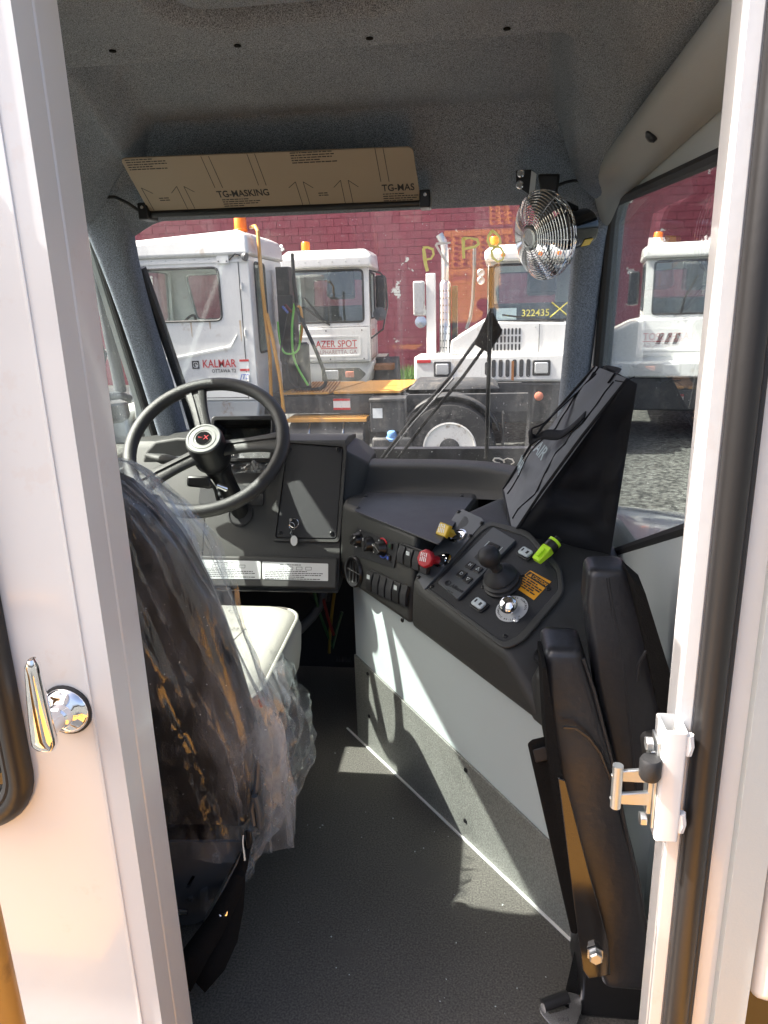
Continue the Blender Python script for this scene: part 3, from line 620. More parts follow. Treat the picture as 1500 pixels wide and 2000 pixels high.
cup = MB().lathe(CUF(a, b, 0.0), (0, 0, 1), [(0.047, -0.004), (0.047, 0.005), (0.042, 0.007), (0.039, 0.003), (0.037, -0.05), (0.0001, -0.05)], 30).build('cup_holder', 'black_plastic', cn)
# control panel plate
ux = (PB-PL).normalized(); PF = Fr(PL, ux, (PT-PL))
if PF.z.z < 0: PF = Fr(PL, ux, -(PT-PL))
P = PF.px
loop = rpoly([P(838, 1150), P(985, 1258), P(1012, 1246), P(1092, 1155), P(1088, 1118), P(1030, 1052), P(962, 1030), P(945, 1040)], 0.013)
sur = MB().holed(rpoly([P(828, 1152), P(986, 1272), P(1024, 1256), P(1104, 1160), P(1097, 1110), P(1034, 1040), P(960, 1020), P(938, 1032)], 0.018), loop, lambda a, b, h: PF(a, b, h+0.001), 0.006).build('panel_surround', 'dash_plastic', cn, bevel=0.003, seg=3)
pn = plate(PF, loop, 0.001, 0.0045, 'control_panel', 'panel_black', cn, bevel=0.001)
for u, v in ((845, 1148), (962, 1042), (988, 1245), (1072, 1153), (1022, 1128), (945, 1149), (982, 1168)): screw(PF, *P(u, v), pn, 0.0052, h=0.0045)
# transmission selector
c = [P(858, 1144), P(897, 1177), P(1010, 1062), P(966, 1036)]
sel = plate(PF, rpoly(c, 0.003), 0.0045, 0.012, 'gear_selector', 'dark_grey', cn, bevel=0.0015)
QF = Fr(PF(*P(858, 1144), 0.012), PF(*P(966, 1036))-PF(*P(858, 1144)), PF(*P(858, 1144))-PF(*P(897, 1177)))
if QF.z.dot(PF.z) < 0: print('QF flip')
q = QF.px
def cell(u, v, w_, h_, ch, m='black_plastic'):
    a, b = q(u, v); o = plate(QF, rrect(a-w_/2, a+w_/2, b-h_/2, b+h_/2, 0.003), 0.0002, 0.0030, 'key', m, sel, bevel=0.001)
    if ch: text(ch, QF, a, b, 0.011, 'decal_pale', sel, h=0.0034, rot=-pi/2, name='key_letter')
cell(902, 1122, 0.020, 0.021, 'D'); cell(919, 1105, 0.020, 0.021, 'N'); cell(938, 1087, 0.020, 0.021, 'R'); cell(914, 1133, 0.018, 0.020, '\u25BD'); cell(934, 1113, 0.018, 0.020, '\u25B3')
cell(960, 1072, 0.030, 0.032, '', 'gauge')
a, b = q(888, 1148)
text('Allison', QF, a+0.001, b-0.006, 0.014, 'ink', sel, h=0.0006, rot=-pi/2, bold=0.02, shear=0.2, name='lettering')
a, b = q(886, 1152); textlines(QF, a-0.009, b+0.012, 0.032, 1, .003, .0025, 'ink', sel, h=.0006, rot=-pi/2, seed=3)
a, b = q(875, 1139); MB().tube([QF(a+cos(t)*.0065, b+sin(t)*.0065, .0007) for t in [2*pi*k/20 for k in range(20)]], 0.0012, 5, closed=True).build('emblem', 'ink', sel)
MB().tube([QF(a+cos(t)*.0032, b+sin(t)*.0032, .0007) for t in [2*pi*k/16 for k in range(13)]], 0.0010, 5).build('emblem', 'ink', sel)
for du in (-1, 1):
    a, b = q(960, 1072); MB().prism([QF(a-0.016, b+du*0.021-0.0008, .0002), QF(a+0.016, b+du*0.021-0.0008, .0002), QF(a+0.016, b+du*0.021+0.0008, .0002), QF(a-0.016, b+du*0.021+0.0008, .0002)], QF.z*0.0006).build('mark', 'decal_pale', sel)
# joystick
js = PF(*P(984, 1143), 0.0045); jz = PF.z
jst = MB().lathe(js, jz, [(0.042, 0), (0.042, 0.006), (0.036, 0.009), (0.040, 0.013), (0.040, 0.017), (0.033, 0.021), (0.036, 0.025), (0.035, 0.029), (0.024, 0.037), (0.016, 0.048)], 30).build('joystick_boot', 'rubber', cn)
tip = apl(955, 1087, js+jz*0.085, jz)
ja = (tip-js).normalized()
MB().tube([js+jz*0.030, js+jz*0.045+(ja*0.005), tip-ja*0.018], [0.017, 0.012, 0.013], 16).build('stick', 'rubber', jst)
MB().lathe(tip-ja*0.022, ja, [(0.013, 0), (0.019, 0.006), (0.0235, 0.016), (0.0235, 0.026), (0.020, 0.036), (0.012, 0.041), (0.0001, 0.042)], 24).build('knob', 'rubber', jst)
# white rockers
for u, v in ((1029, 1085), (938, 1185)):
    a, b = P(u, v); rf = Fr(PF(a, b, 0.0045), PF.x, PF.y)
    r1 = plate(rf, rrect(-0.020, 0.020, -0.014, 0.014, 0.006), 0.0, 0.004, 'rocker_bezel', 'black_plastic', cn, bevel=0.001)
    plate(rf, rrect(-0.016, 0.016, -0.0105, 0.0105, 0.005), 0.003, 0.010, 'rocker', 'decal_pale', r1, bevel=0.003, seg=3)
    MB().prism([rf(0.004, -0.004, .0101), rf(0.010, -0.004, .0101), rf(0.010, 0.004, .0101), rf(0.004, 0.004, .0101)], rf.z*0.0004).build('symbol', 'ink', r1)
    MB().prism([rf(-0.010, -0.0035, .0101), rf(-0.006, -0.0035, .0101), rf(-0.006, 0.0045, .0101), rf(-0.010, 0.0045, .0101)], rf.z*0.0004).build('symbol', 'ink', r1)
# chrome button with round legend plate
bf = Fr(PF(*P(1001, 1192), 0.0045), PF.x, PF.y)
leg = MB().lathe(bf(0, 0, 0), bf.z, [(0.034, 0), (0.034, 0.001), (0.0001, 0.0012)], 36).build('legend_disc', 'disc', cn)
for k, ch in enumerate('WHEEL CONTROL'):
    t = radians(150-k*10); text(ch, bf, cos(t)*0.029, sin(t)*0.029, 0.0062, 'ink', leg, h=0.0014, rot=t-pi/2)
for k, ch in enumerate('AUTOMATIC RE-LATCH'):
    t = radians(-165+k*9); text(ch, bf, cos(t)*0.029, sin(t)*0.029, 0.0056, 'ink', leg, h=0.0014, rot=t+pi/2)
bt = apl(992, 1181, bf.o+bf.z*0.03, bf.z)
MB().lathe(bf(0, 0, 0.001), bt-bf.o, [(0.010, 0), (0.009, 0.014), (0.012, 0.017), (0.0165, 0.019), (0.019, 0.026), (0.0185, 0.034), (0.014, 0.039), (0.0001, 0.041)], 28).build('chrome_button', 'chrome', cn)
a, b = bf.px(1009, 1212); MB().lathe(bf(a, b, .001), bf.z, [(0.006, 0), (0.006, 0.003), (0.004, 0.004), (0.0001, 0.004)], 14).build('indicator_lamp', 'lens_clear', cn)
# caution sticker
c = [P(1001, 1146), P(1044, 1175), P(1078, 1139), P(1037, 1117)]
cau = plate(PF, c, 0.0045, 0.0052, 'caution_sticker', 'caution_orange', cn)
GF = Fr(PF(*P(1001, 1146), 0.0053), PF(*P(1044, 1175))-PF(*P(1001, 1146)), PF(*P(1037, 1117))-PF(*P(1001, 1146)))
gw = (PF(*P(1044, 1175))-PF(*P(1001, 1146))).length; gh = (PF(*P(1037, 1117))-PF(*P(1001, 1146))).length
print('sticker', gw, gh, GF.z.dot(PF.z))
MB().prism([GF(gw*.05, gh*.70), GF(gw*.95, gh*.70), GF(gw*.95, gh*.95), GF(gw*.05, gh*.95)], GF.z*0.0003).build('header_band', 'ink', cau)
text('CAUTION', GF, gw*.60, gh*.825, gh*.20, 'caution_orange', cau, h=.0006, bold=.02, sx=0.9)
MB().prism([GF(gw*.11, gh*.74, .0004), GF(gw*.27, gh*.74, .0004), GF(gw*.19, gh*.92, .0004)], GF.z*0.0002).build('warning_triangle', 'caution_orange', cau)
textlines(GF, gw*.07, gh*.58, gw*.86, 5, gh*.105, gh*.06, 'ink', cau, h=.0004, seed=9)
# brake valve plate on the sloped left cheek
K0 = Vector((-0.137, 1.560, 0.638)); K1 = Vector((-0.0235, 1.70, 0.757))
nb = (PT-PL).cross(K0-PL).normalized()
nb = nb if nb.z > 0 else -nb
BF = Fr(PL+nb*0.001+(PL-PR)*0.05, PT-PL, K0-PL)
if BF.z.z < 0: BF = Fr(BF.o, PL-PT, K0-PL)
bq = BF.px
loop = rpoly([bq(831, 1157), bq(948, 1023), bq(944, 1016), bq(904, 998), bq(894, 1003), bq(815, 1130)], 0.008)
vp = plate(BF, loop, 0.004, 0.0075, 'valve_plate', 'dark_grey', cn, bevel=0.001)
for u, v in ((898, 1004), (943, 1026), (820, 1132), (886, 1032), (921, 1051), (840, 1106)): screw(BF, *bq(u, v), vp, 0.0055, h=0.0075)
for (u, v, tu, tv, m_, nm, sides, lb) in ((897, 1052, 866, 1035, 'knob_yellow', 'parking_brake_knob', 4, 'yellow square push-pull brake knob on the console cheek'), (867, 1100, 831, 1091, 'knob_red', 'trailer_brake_knob', 8, 'red octagonal push-pull trailer air knob on the console cheek')):
    base = BF(*bq(u, v), 0.0075); kt = thing(nm, lb, 'knob', base)
    tp = apl(tu, tv, base+BF.z*0.055, BF.z); kax = (tp-base).normalized(); L_ = (tp-base).length
    MB().lathe(base, BF.z, [(0.022, 0), (0.022, 0.003), (0.018, 0.0045), (0.0165, 0.002), (0.012, 0.002), (0.010, 0.006), (0.0001, 0.006)], 26).build('collar', 'chrome', kt)
    MB().lathe(base, kax, [(0.010, 0), (0.010, L_*.35), (0.009, L_*.4)], 16).build('shaft', 'black_plastic', kt)
    MB().lathe(base, kax, [(0.0105, L_*.33), (0.0105, L_*.86)], sides if sides == 4 else 8).build('stem', m_, kt, bevel=0.0015)
    hd = MB().lathe(base, kax, [(0.019, L_*.86), (0.0215, L_*.89), (0.0215, L_*1.03), (0.019, L_*1.07)], sides, up=BF.x+BF.y*(1 if sides == 4 else .41)).build('head', m_, kt, bevel=0.0012)
    hx = (BF.x-kax*BF.x.dot(kax)).normalized(); hf_ = Fr(base+kax*L_*1.072, hx, kax.cross(hx))
    textlines(hf_, -0.010, 0.006, 0.020, 4, 0.0048, 0.0022, 'print_white', hd, h=0.0001, seed=5, rot=radians(20))
# heater face: dials, rocker banks, vent
hd_ = (F1-F0).normalized(); HF = Fr(F0, H1-H0, H0-F0)
if HF.z.y > 0: print('HF flipped')
h = HF.px
c = [h(692, 1084), h(771, 1110), h(781, 1062), h(698, 1030)]
hp = plate(HF, rpoly(c, 0.004), 0.001, 0.0035, 'heater_plate', 'panel_black', cn, bevel=0.0008)
for i, (u, v) in enumerate(((704, 1053), (726, 1062), (750, 1070))):
    a, b = h(u, v)
    o = MB().lathe(HF(a, b, 0.0035), HF.z, [(0.0205, 0), (0.020, 0.004), (0.017, 0.007), (0.016, 0.018), (0.014, 0.020), (0.0001, 0.020)], 26).build('dial', 'black_plastic', cn)
    f3 = Fr(HF(a, b, 0.02), HF.x*cos(0.7+i)+HF.y*sin(0.7+i), HF.y*cos(0.7+i)-HF.x*sin(0.7+i)); plate(f3, rrect(-0.018, 0.018, -0.0045, 0.0045, 0.003), -0.012, 0.006, 'grip', 'black_plastic', o, bevel=0.002)
    MB().prism([f3(0.010, -0.001, .0062), f3(0.017, -0.001, .0062), f3(0.017, 0.001, .0062), f3(0.010, 0.001, .0062)], f3.z*.0004).build('pointer', 'print_white', o)
a, b = h(750, 1070)
for m_, t0, t1 in (('knob_red', 40, 120), ('hose_blue', -110, -30)):
    MB().tube([HF(a+0.024*cos(radians(t0+(t1-t0)*k/10)), b+0.024*sin(radians(t0+(t1-t0)*k/10)), .0040) for k in range(11)], 0.0022, 6).build('temperature_arc', m_, hp)
for (u, v, m_) in ((767, 1066, 'hose_dark_green'), (763, 1089, 'hose_blue')):
    a, b = h(u, v); o = plate(HF, rrect(a-0.007, a+0.007, b-0.007, b+0.007, 0.002), 0.0035, 0.009, 'heater_button', 'black_plastic', hp, bevel=0.001)
    plate(HF, rrect(a-0.004, a+0.004, b-0.004, b+0.004, 0.001), 0.009, 0.0095, 'button_symbol', m_, o)
for (u, v) in ((706, 1036), (699, 1044), (694, 1055), (698, 1068), (742, 1055), (732, 1078)):
    a, b = h(u, v); MB().lathe(HF(a, b, .0035), HF.z, [(0.0018, 0), (0.0015, 0.0006)], 10).build('legend_mark', 'print_white', hp)
def bank(pxs, n, lit):
    cs = [h(u, v) for u, v in pxs]
    o = plate(HF, rpoly(cs, 0.005), 0.001, 0.006, 'switch_bank', 'black_plastic', cn, bevel=0.0015)
    A = Vector(cs[0]); B = Vector(cs[1]); D = Vector(cs[3])
    ex = (B-A)/n; ey = D-A
    for i in range(n):
        c0 = A+ex*(i+0.5)+ey*0.5; wv = ex.length*0.40; hv = ey.length*0.40
        fr = Fr(HF(c0.x, c0.y, 0.006), HF.x*ex.x+HF.y*ex.y, HF.x*ey.x+HF.y*ey.y)
        MB().prism([fr(-wv, b_, h_) for b_, h_ in ((-hv, 0), (hv, 0), (hv, 0.002), (hv*.2, 0.0075), (-hv*.2, 0.0085), (-hv, 0.0075))], fr.x*(2*wv)).build('rocker_switch', 'panel_black' if i not in lit else 'black_plastic', o, bevel=0.0012)
        if i in lit: plate(fr, rrect(-wv*.55, wv*.55, hv*.25, hv*.7, 0.001), 0.0072, 0.0078, 'symbol_window', 'decal_pale', o)
bank([(779, 1098), (840, 1124), (846, 1080), (787, 1060)], 4, (1,))
bank([(717, 1152), (797, 1186), (802, 1146), (726, 1112)], 6, (0, 4))
a, b = h(693, 1116)
vent = MB().lathe(HF(a, b, 0.0), HF.z, [(0.043, 0.0), (0.043, 0.005), (0.040, 0.009), (0.036, 0.008), (0.034, -0.004), (0.0001, -0.004)], 36).build('air_vent', 'black_plastic', cn)
for k in (-1, 0, 1):
    MB().prism([HF(a+k*0.017-0.0012, b-0.03, 0.0), HF(a+k*0.017+0.0012, b-0.03, 0.0), HF(a+k*0.017+0.006, b+0.03, 0.004), HF(a+k*0.017+0.0036, b+0.03, 0.004)], HF.z*0.003).build('louvre', 'black_metal', vent)
MB().tube([HF(a-0.033, b, 0.004), HF(a+0.033, b, 0.004)], 0.0018, 6).build('crossbar', 'black_metal', vent)
screw(HF, *h(787, 1211), cn, 0.006, h=0.001)
# neon whistle-like clip light on the panel edge
nl = thing('neon_clip', 'neon green clip light with black band on the control panel corner', 'clip light', PF(*P(1075, 1092), 0.01))
n0 = PF(*P(1052, 1108), 0.020); n1 = PF(*P(1094, 1072), 0.028); nd = (n1-n0).normalized(); nx = nd.cross(PF.z).normalized(); nz = nx.cross(nd)
NL = (n1-n0).length
MB().hull([n0+nd*t*NL+nx*a+nz*b for t, wv, hv in ((0.0, .011, .006), (0.40, .013, .008), (0.62, .011, .010)) for a in (-wv, wv) for b in (-hv, hv)]).build('body', 'neon', nl, bevel=0.003, seg=3)
MB().obox(n0+nd*NL*0.28+nz*0.010, nd*NL*0.16, nx*0.004, nz*0.003).build('button', 'neon', nl, bevel=0.001)
MB().lathe(n0+nd*NL*0.60, nd, [(0.014, 0), (0.0145, 0.004), (0.0145, NL*0.22), (0.013, NL*0.24)], 20).build('band', 'black_plastic', nl)
MB().lathe(n0+nd*NL*0.84, nd, [(0.015, 0), (0.015, NL*0.09), (0.011, NL*0.11)], 20).build('cap', 'neon', nl)
MB().lathe(n0+nd*NL*0.95, nd, [(0.008, 0), (0.008, NL*0.12)], 14).build('tip', 'black_plastic', nl)
MB().hull([PF(*P(1062, 1083), .0045), PF(*P(1076, 1080), .0045), PF(*P(1064, 1092), .0045), PF(*P(1078, 1088), .0045), PF(*P(1068, 1083), .022), PF(*P(1080, 1083), .022)]).build('bracket', 'black_plastic', nl, bevel=0.002)
# ------------------------------------------------------------------ sun visor with masking film
VF = Fr(ay(555, 408, 1.885), ay(820, 397, 1.885)-ay(290, 419, 1.885), (0.0, -0.145, 0.115))
vpx = VF.px
vs = thing('sun_visor', 'folded-up sun visor wearing brown printed masking film', 'sun visor', VF.o)
loop = [vpx(290, 412)] + [vpx(822, 390)] + rpoly([vpx(822, 390), vpx(806, 287), vpx(233, 310), vpx(290, 412)], 0.014)[5:15]
c4 = [vpx(292, 414), vpx(822, 393), vpx(806, 287), vpx(234, 310)]
bd = plate(VF, rpoly(c4, 0.014), -0.004, 0.0, 'board', 'kraft', vs, bevel=0.0008)
MB().tube([VF(c4[0][0]-0.004, c4[0][1]-0.006, 0.0), VF(c4[1][0]+0.003, c4[1][1]-0.006, 0.0)], 0.0095, 12).build('hinge_bar', 'black_plastic', vs)
V0 = Fr(VF(0, 0, 0.0002), VF.x, VF.y); vq = V0.px
def vline(*pts):
    for (u0, v0), (u1, v1) in zip(pts, pts[1:]):
        a = Vector(vq(u0, v0)); b = Vector(vq(u1, v1)); n = (b-a).normalized(); n = Vector((-n.y, n.x))*0.0007
        MB().prism([V0(*(a-n)), V0(*(b-n)), V0(*(b+n)), V0(*(a+n))], V0.z*0.0002).build('print_line', 'ink', bd)
for x in (392, 407): vline((x, 305), (x+28, 367))
for x in (482, 497): vline((x, 300), (x+23, 362))
for x in (732, 748): vline((x, 289), (x+12, 355))
vline((299, 378), (276, 367), (301, 411)); vline((335, 377), (345, 364), (367, 409)); vline((380, 375), (359, 364), (381, 408))
vline((564, 367), (577, 355), (592, 402)); vline((612, 367), (592, 355), (606, 401)); vline((652, 366), (665, 352), (675, 399)); vline((700, 365), (680, 352), (690, 398))
a, b = vq(475, 378); text('TG-MASKING', V0, a, b, 0.028, 'ink', bd, h=.0003, bold=.02, sx=0.78, shear=0.0)
a0_, b0_ = vq(746, 368); text('TG-MAS', V0, a0_, b0_, 0.028, 'ink', bd, h=.0003, bold=.02, sx=0.78, align='LEFT')
for u, v, wd, n_, sd in ((244, 314, .105, 5, 1), (566, 300, .105, 5, 2), (434, 391, .10, 5, 3), (748, 380, .085, 5, 4), (311, 388, .026, 2, 5), (622, 378, .028, 2, 6)):
    a, b = vq(u, v); textlines(V0, a, b, wd, n_, 0.0068, 0.0026, 'ink', bd, h=.0002, seed=sd)
for (u, v, s) in ((830, 392, 1), (286, 416, -1)):
    p = ay(u, v, 1.885); k = MB().box(p.x-0.012, p.x+0.014, 1.86, 1.925, p.z-0.018, p.z+0.022).build('bracket', 'black_metal', vs, bevel=0.003)
    MB().lathe((p.x+0.002, 1.859, p.z+0.010), (0, -1, 0), [(0.004, 0), (0.004, 0.003)], 10).build('screw', 'chrome', k)
tag(MB().tube([ay(205, 385, 1.90), ay(225, 385, 1.885), ay(250, 397, 1.88), ay(275, 414, 1.885), ay(285, 419, 1.885)], 0.004, 8).build('visor_wire', 'rubber'), 'thin black wire running from the left trim to the visor', 'wire')

# ------------------------------------------------------------------ fan
FC = ay(1055, 461, 1.72); FA = Vector((-0.84, -0.52, -0.16)).normalized()
fn = thing('dash_fan', 'round chrome cage fan hanging from the headliner beside the right pillar', 'fan', ay(1060, 350, 1.80))
fx = FA.orthogonal().normalized(); fx = Vector((0, 0, 1)); fx = (fx-FA*fx.dot(FA)).normalized(); fy = FA.cross(fx)
GR = 0.093
gd = []
def cage(q): return 0.030*(1-q**2.4) if q < 1 else 0
for k in range(14):
    q = 0.26+0.74*k/13; r = GR*q; hgt = cage(q)
    MB().tube([FC+FA*hgt+(fx*cos(t)+fy*sin(t))*r for t in [2*pi*i/56 for i in range(56)]], 0.0013, 6, closed=True).build('guard_ring', 'chrome', fn)
for k in range(5):
    q = 0.99-0.10*k; r = GR*q
    MB().tube([FC-FA*(0.010+0.009*k)+(fx*cos(t)+fy*sin(t))*(GR*(1.0-0.02*k*k)) for t in [2*pi*i/56 for i in range(56)]], 0.0013, 6, closed=True).build('guard_ring', 'chrome', fn)
for k in range(6):
    t = 2*pi*k/6+0.35; d = fx*cos(t)+fy*sin(t)
    MB().tube([FC+FA*(cage(q)-0.002)+d*GR*q for q in (0.22, 0.4, 0.6, 0.8, 0.93, 1.0)]+[FC-FA*0.046+d*GR*0.70, FC-FA*0.05+d*GR*0.25], 0.0013, 6).build('guard_spoke', 'chrome', fn)
MB().lathe(FC+FA*0.026, FA, [(0.027, 0), (0.027, 0.005), (0.024, 0.007), (0.016, 0.007), (0.015, 0.0055), (0.0001, 0.0055)], 28).build('badge', 'steel', fn)
hb_ = MB().lathe(FC-FA*0.035, FA, [(0.020, 0), (0.022, 0.006), (0.022, 0.030), (0.016, 0.040), (0.0001, 0.044)], 22).build('blade_hub', 'black_plastic', fn)
for k in range(4):
    t0 = 2*pi*k/4; rows = []
    for i in range(6):
        r = 0.020+0.070*i/5
        rows.append([FC-FA*(0.018-0.012*(j-1.5)/1.5)+(fx*cos(t0+(j-1.5)*0.22+0.1*i/5)+fy*sin(t0+(j-1.5)*0.22+0.1*i/5))*r for j in range(4)])
    o = MB().grid(rows).build('blade', 'dark_grey', hb_, smooth=80); md = o.modifiers.new('sol', 'SOLIDIFY'); md.thickness = 0.0015
mo = MB().lathe(FC-FA*0.135, FA, [(0.030, 0), (0.038, 0.004), (0.041, 0.012), (0.041, 0.070), (0.036, 0.080), (0.022, 0.088), (0.012, 0.100)], 30).build('motor', 'black_gloss', fn)
mF = Fr(FC-FA*0.10, FA, (0, 0, 1)); 
sx_ = (_R - FA*_R.dot(FA)).normalized(); sd_ = (sx_*0.55 - Vector((0, 0, 1))*0.8 - _F*0.3); sd_ = (sd_-FA*sd_.dot(FA)).normalized(); sn = sd_
lf = Fr(FC-FA*0.105+sn*0.0413, FA, sn.cross(FA)); plate(lf, rrect(-0.012, 0.012, -0.010, 0.010, 0.001), 0, 0.0008, 'yellow_sticker', 'knob_yellow', mo)
br = MB(); top = ay(1030, 345, 1.82); top2 = ay(1082, 345, 1.84)
b1 = MB().hull([ay(u, v, 1.845) for u, v in ((1008, 333), (1038, 331), (1048, 341), (1046, 375), (1033, 380), (1008, 362))]+[ay(u, v, 1.851) for u, v in ((1008, 333), (1038, 331), (1048, 341), (1046, 375), (1033, 380), (1008, 362))]).build('bracket', 'black_metal', fn, bevel=0.0015)
for u, v in ((1017, 339), (1015, 361)):
    MB().lathe(ay(u, v, 1.846), (0, -1, 0), [(0.0095, 0), (0.009, 0.003), (0.0065, 0.004), (0.006, 0.002), (0.0001, 0.002)], 18).build('washer', 'chrome', b1)
MB().hull([ay(u, v, y) for u, v in ((1050, 340), (1094, 339), (1092, 360), (1084, 398), (1058, 390)) for y in (1.80, 1.845)]).build('mount_block', 'black_plastic', fn, bevel=0.005)
MB().hull([ay(u, v, y) for u, v in ((1038, 333), (1048, 340), (1044, 382), (1033, 380)) for y in (1.835, 1.844)]).build('bracket_edge', 'zinc', fn)
MB().tube([ay(1075, 380, 1.82), ay(1088, 400, 1.80), FC-FA*0.095+Vector((0.0, 0, 0.038))], [0.017, 0.016, 0.012], 12).build('neck', 'black_plastic', fn)
tag(MB().tube([ay(1090, 362, 1.83), ay(1105, 356, 1.84), ay(1120, 353, 1.86), ay(1145, 352, 1.90)], 0.0035, 8).build('fan_wire', 'rubber'), 'black wire from the fan into the right trim', 'wire')

# ------------------------------------------------------------------ tote bag
bg_ = thing('tote_bag', 'black fabric tote bag slumped on the console against the right window', 'bag', (0.2, 1.75, 0.71))
G1 = Vector((0.093, 1.60, 0.733)); G2 = Vector((0.302, 1.545, 0.682)); G3 = Vector((0.082, 1.90, 0.765)); G4 = Vector((0.305, 1.92, 0.72))
R1 = Vector((0.314, 1.470, 1.10)); R2 = Vector((0.292, 1.80, 1.098))
def bip(p00, p10, p01, p11, a, b): return (p00*(1-a)+p10*a)*(1-b)+(p01*(1-a)+p11*a)*b
def cloth(p00, p10, p01, p11, n, amp, nrm, sd, name, m, sag=0):
    rows = []
    for i in range(n+1):
        r = []
        for j in range(n+1):
            a, b = j/n, i/n; p = bip(p00, p10, p01, p11, a, b); e = min(1, 8*min(a, 1-a, b, 1-b))
            k = noise.noise(p*7+Vector((sd, 0, 0)))*amp+abs(noise.noise(p*13+Vector((0, sd, 0))))*amp*0.6
            r.append(p+Vector(nrm)*(e*(k-sag*16*a*(1-a)*b*(1-b))))
        rows.append(r)
    return MB().grid(rows).build(name, m, bg_, smooth=70)
RM = R1+Vector((-0.012, 0.004, 0)); R1b = R1+Vector((0.006, 0.0, -0.01))
cloth(G1, G3, RM, R2, 30, 0.024, (-0.85, 0.0, 0.5), 3, 'front_face', 'bag_black_lit', sag=-0.004)
cloth(G1, G2, RM, R1b, 30, 0.052, (-0.1, -1, 0.1), 5, 'side_gusset', 'bag_black', sag=0.012)
cloth(G2, G4, R1b, R2+Vector((0.02, 0, 0)), 14, 0.008, (1, 0, 0), 7, 'back_face', 'bag_black')
cloth(G3, G4, R2, R2+Vector((0.02, 0, 0)), 14, 0.01, (0, 1, 0), 9, 'far_gusset', 'bag_black')
cloth(G1, G2, G3, G4, 8, 0.004, (0, 0, -1), 11, 'base', 'bag_black')
MB().tube([G1, G1*.7+RM*.3+Vector((-.004, -.003, .006)), G1*.35+RM*.65+Vector((-.004, -.003, .006)), RM], 0.0035, 6).build('seam', 'bag_black', bg_)
MB().tube([G1, G1*.5+G3*.5, G3], 0.0035, 6).build('seam', 'bag_black', bg_)
MB().tube([G3, (G3*.5+R2*.5)+Vector((-.012, .006, .01)), R2], 0.0035, 6).build('seam', 'bag_black', bg_)
# stitched binding lines on the face
BFc = Fr(bip(G1, G3, RM, R2, .5, .5)+Vector((-0.85, 0, 0.5)).normalized()*0.004, G3-G1+(R2-RM), (RM+R2)-(G1+G3))
if BFc.z.x > 0: BFc = Fr(BFc.o, -(G3-G1+(R2-RM)), (RM+R2)-(G1+G3))
nF = Vector((-0.85, 0, 0.5)).normalized()
def onface(a, b, d=0.004): 
    p = bip(G1, G3, RM, R2, a, b); e = min(1, 8*min(a, 1-a, b, 1-b))
    k = noise.noise(p*7+Vector((3, 0, 0)))*.024+abs(noise.noise(p*13+Vector((0, 3, 0))))*.024*.6
    return p+Vector((-0.85, 0, 0.5))*(e*(k+0.004*16*a*(1-a)*b*(1-b)))+nF*d
for a_ in (0.22, 0.78):
    MB().tube([onface(a_, t, .001) for t in [0.04+0.92*k/14 for k in range(15)]], 0.0022, 6).build('stitched_seam', 'bag_black', bg_)
# handles: ribbon loops
def ribbon(pts, wd, name):
    pts = [Vector(p) for p in pts]; rows = []
    fine = []
    for i in range(len(pts)-1):
        p0, p1, p2, p3 = pts[max(i-1, 0)], pts[i], pts[i+1], pts[min(i+2, len(pts)-1)]
        for k in range(6):
            t = k/6; fine.append(0.5*((2*p1)+(p2-p0)*t+(2*p0-5*p1+4*p2-p3)*t*t+(-p0+3*p1-3*p2+p3)*t**3))
    fine.append(pts[-1])
    for i, p in enumerate(fine):
        t = (fine[min(i+1, len(fine)-1)]-fine[max(i-1, 0)]).normalized(); s_ = t.cross(nF).normalized() if abs(t.dot(nF)) < .98 else Vector((0, 1, 0))
        rows.append([p-s_*wd, p, p+s_*wd])
    o = MB().grid(rows).build(name, 'bag_black', bg_, smooth=80); md = o.modifiers.new('sol', 'SOLIDIFY'); md.thickness = 0.003
def hp_(u, v, y): return ay(u, v, y)
ribbon([onface(.80, .93, .006), hp_(1150, 745, 1.76), hp_(1105, 785, 1.73), hp_(1062, 825, 1.70), hp_(1036, 838, 1.69), hp_(1040, 858, 1.68), hp_(1062, 848, 1.66), onface(.30, .60, .012), onface(.24, .75, .008)], 0.013, 'handle')
ribbon([onface(.85, .97, .004), hp_(1178, 722, 1.78), hp_(1205, 728, 1.68), onface(.3, .97, .006)], 0.012, 'handle')
for (s_, a_, b_, sz) in (('AIR', .60, .42, .046), ('MAR', .72, .26, .046)):
    o0 = onface(a_, b_, .009); tf = Fr(o0, -(onface(a_-.1, b_)-onface(a_+.1, b_)), onface(a_, b_+.1)-onface(a_, b_-.1))
    if tf.z.dot(nF) < 0: tf = Fr(o0, (onface(a_-.1, b_)-onface(a_+.1, b_)), onface(a_, b_+.1)-onface(a_, b_-.1))
    text(s_, tf, 0, 0, sz, 'print_pale', bg_, bold=.015, sx=1.0)
MB().tube([R1+Vector((0, 0, .004)), R1+Vector((-.02, .0, -.006)), R1+Vector((-.035, .01, -.004))], 0.0012, 5).build('loose_thread', 'bag_black', bg_)

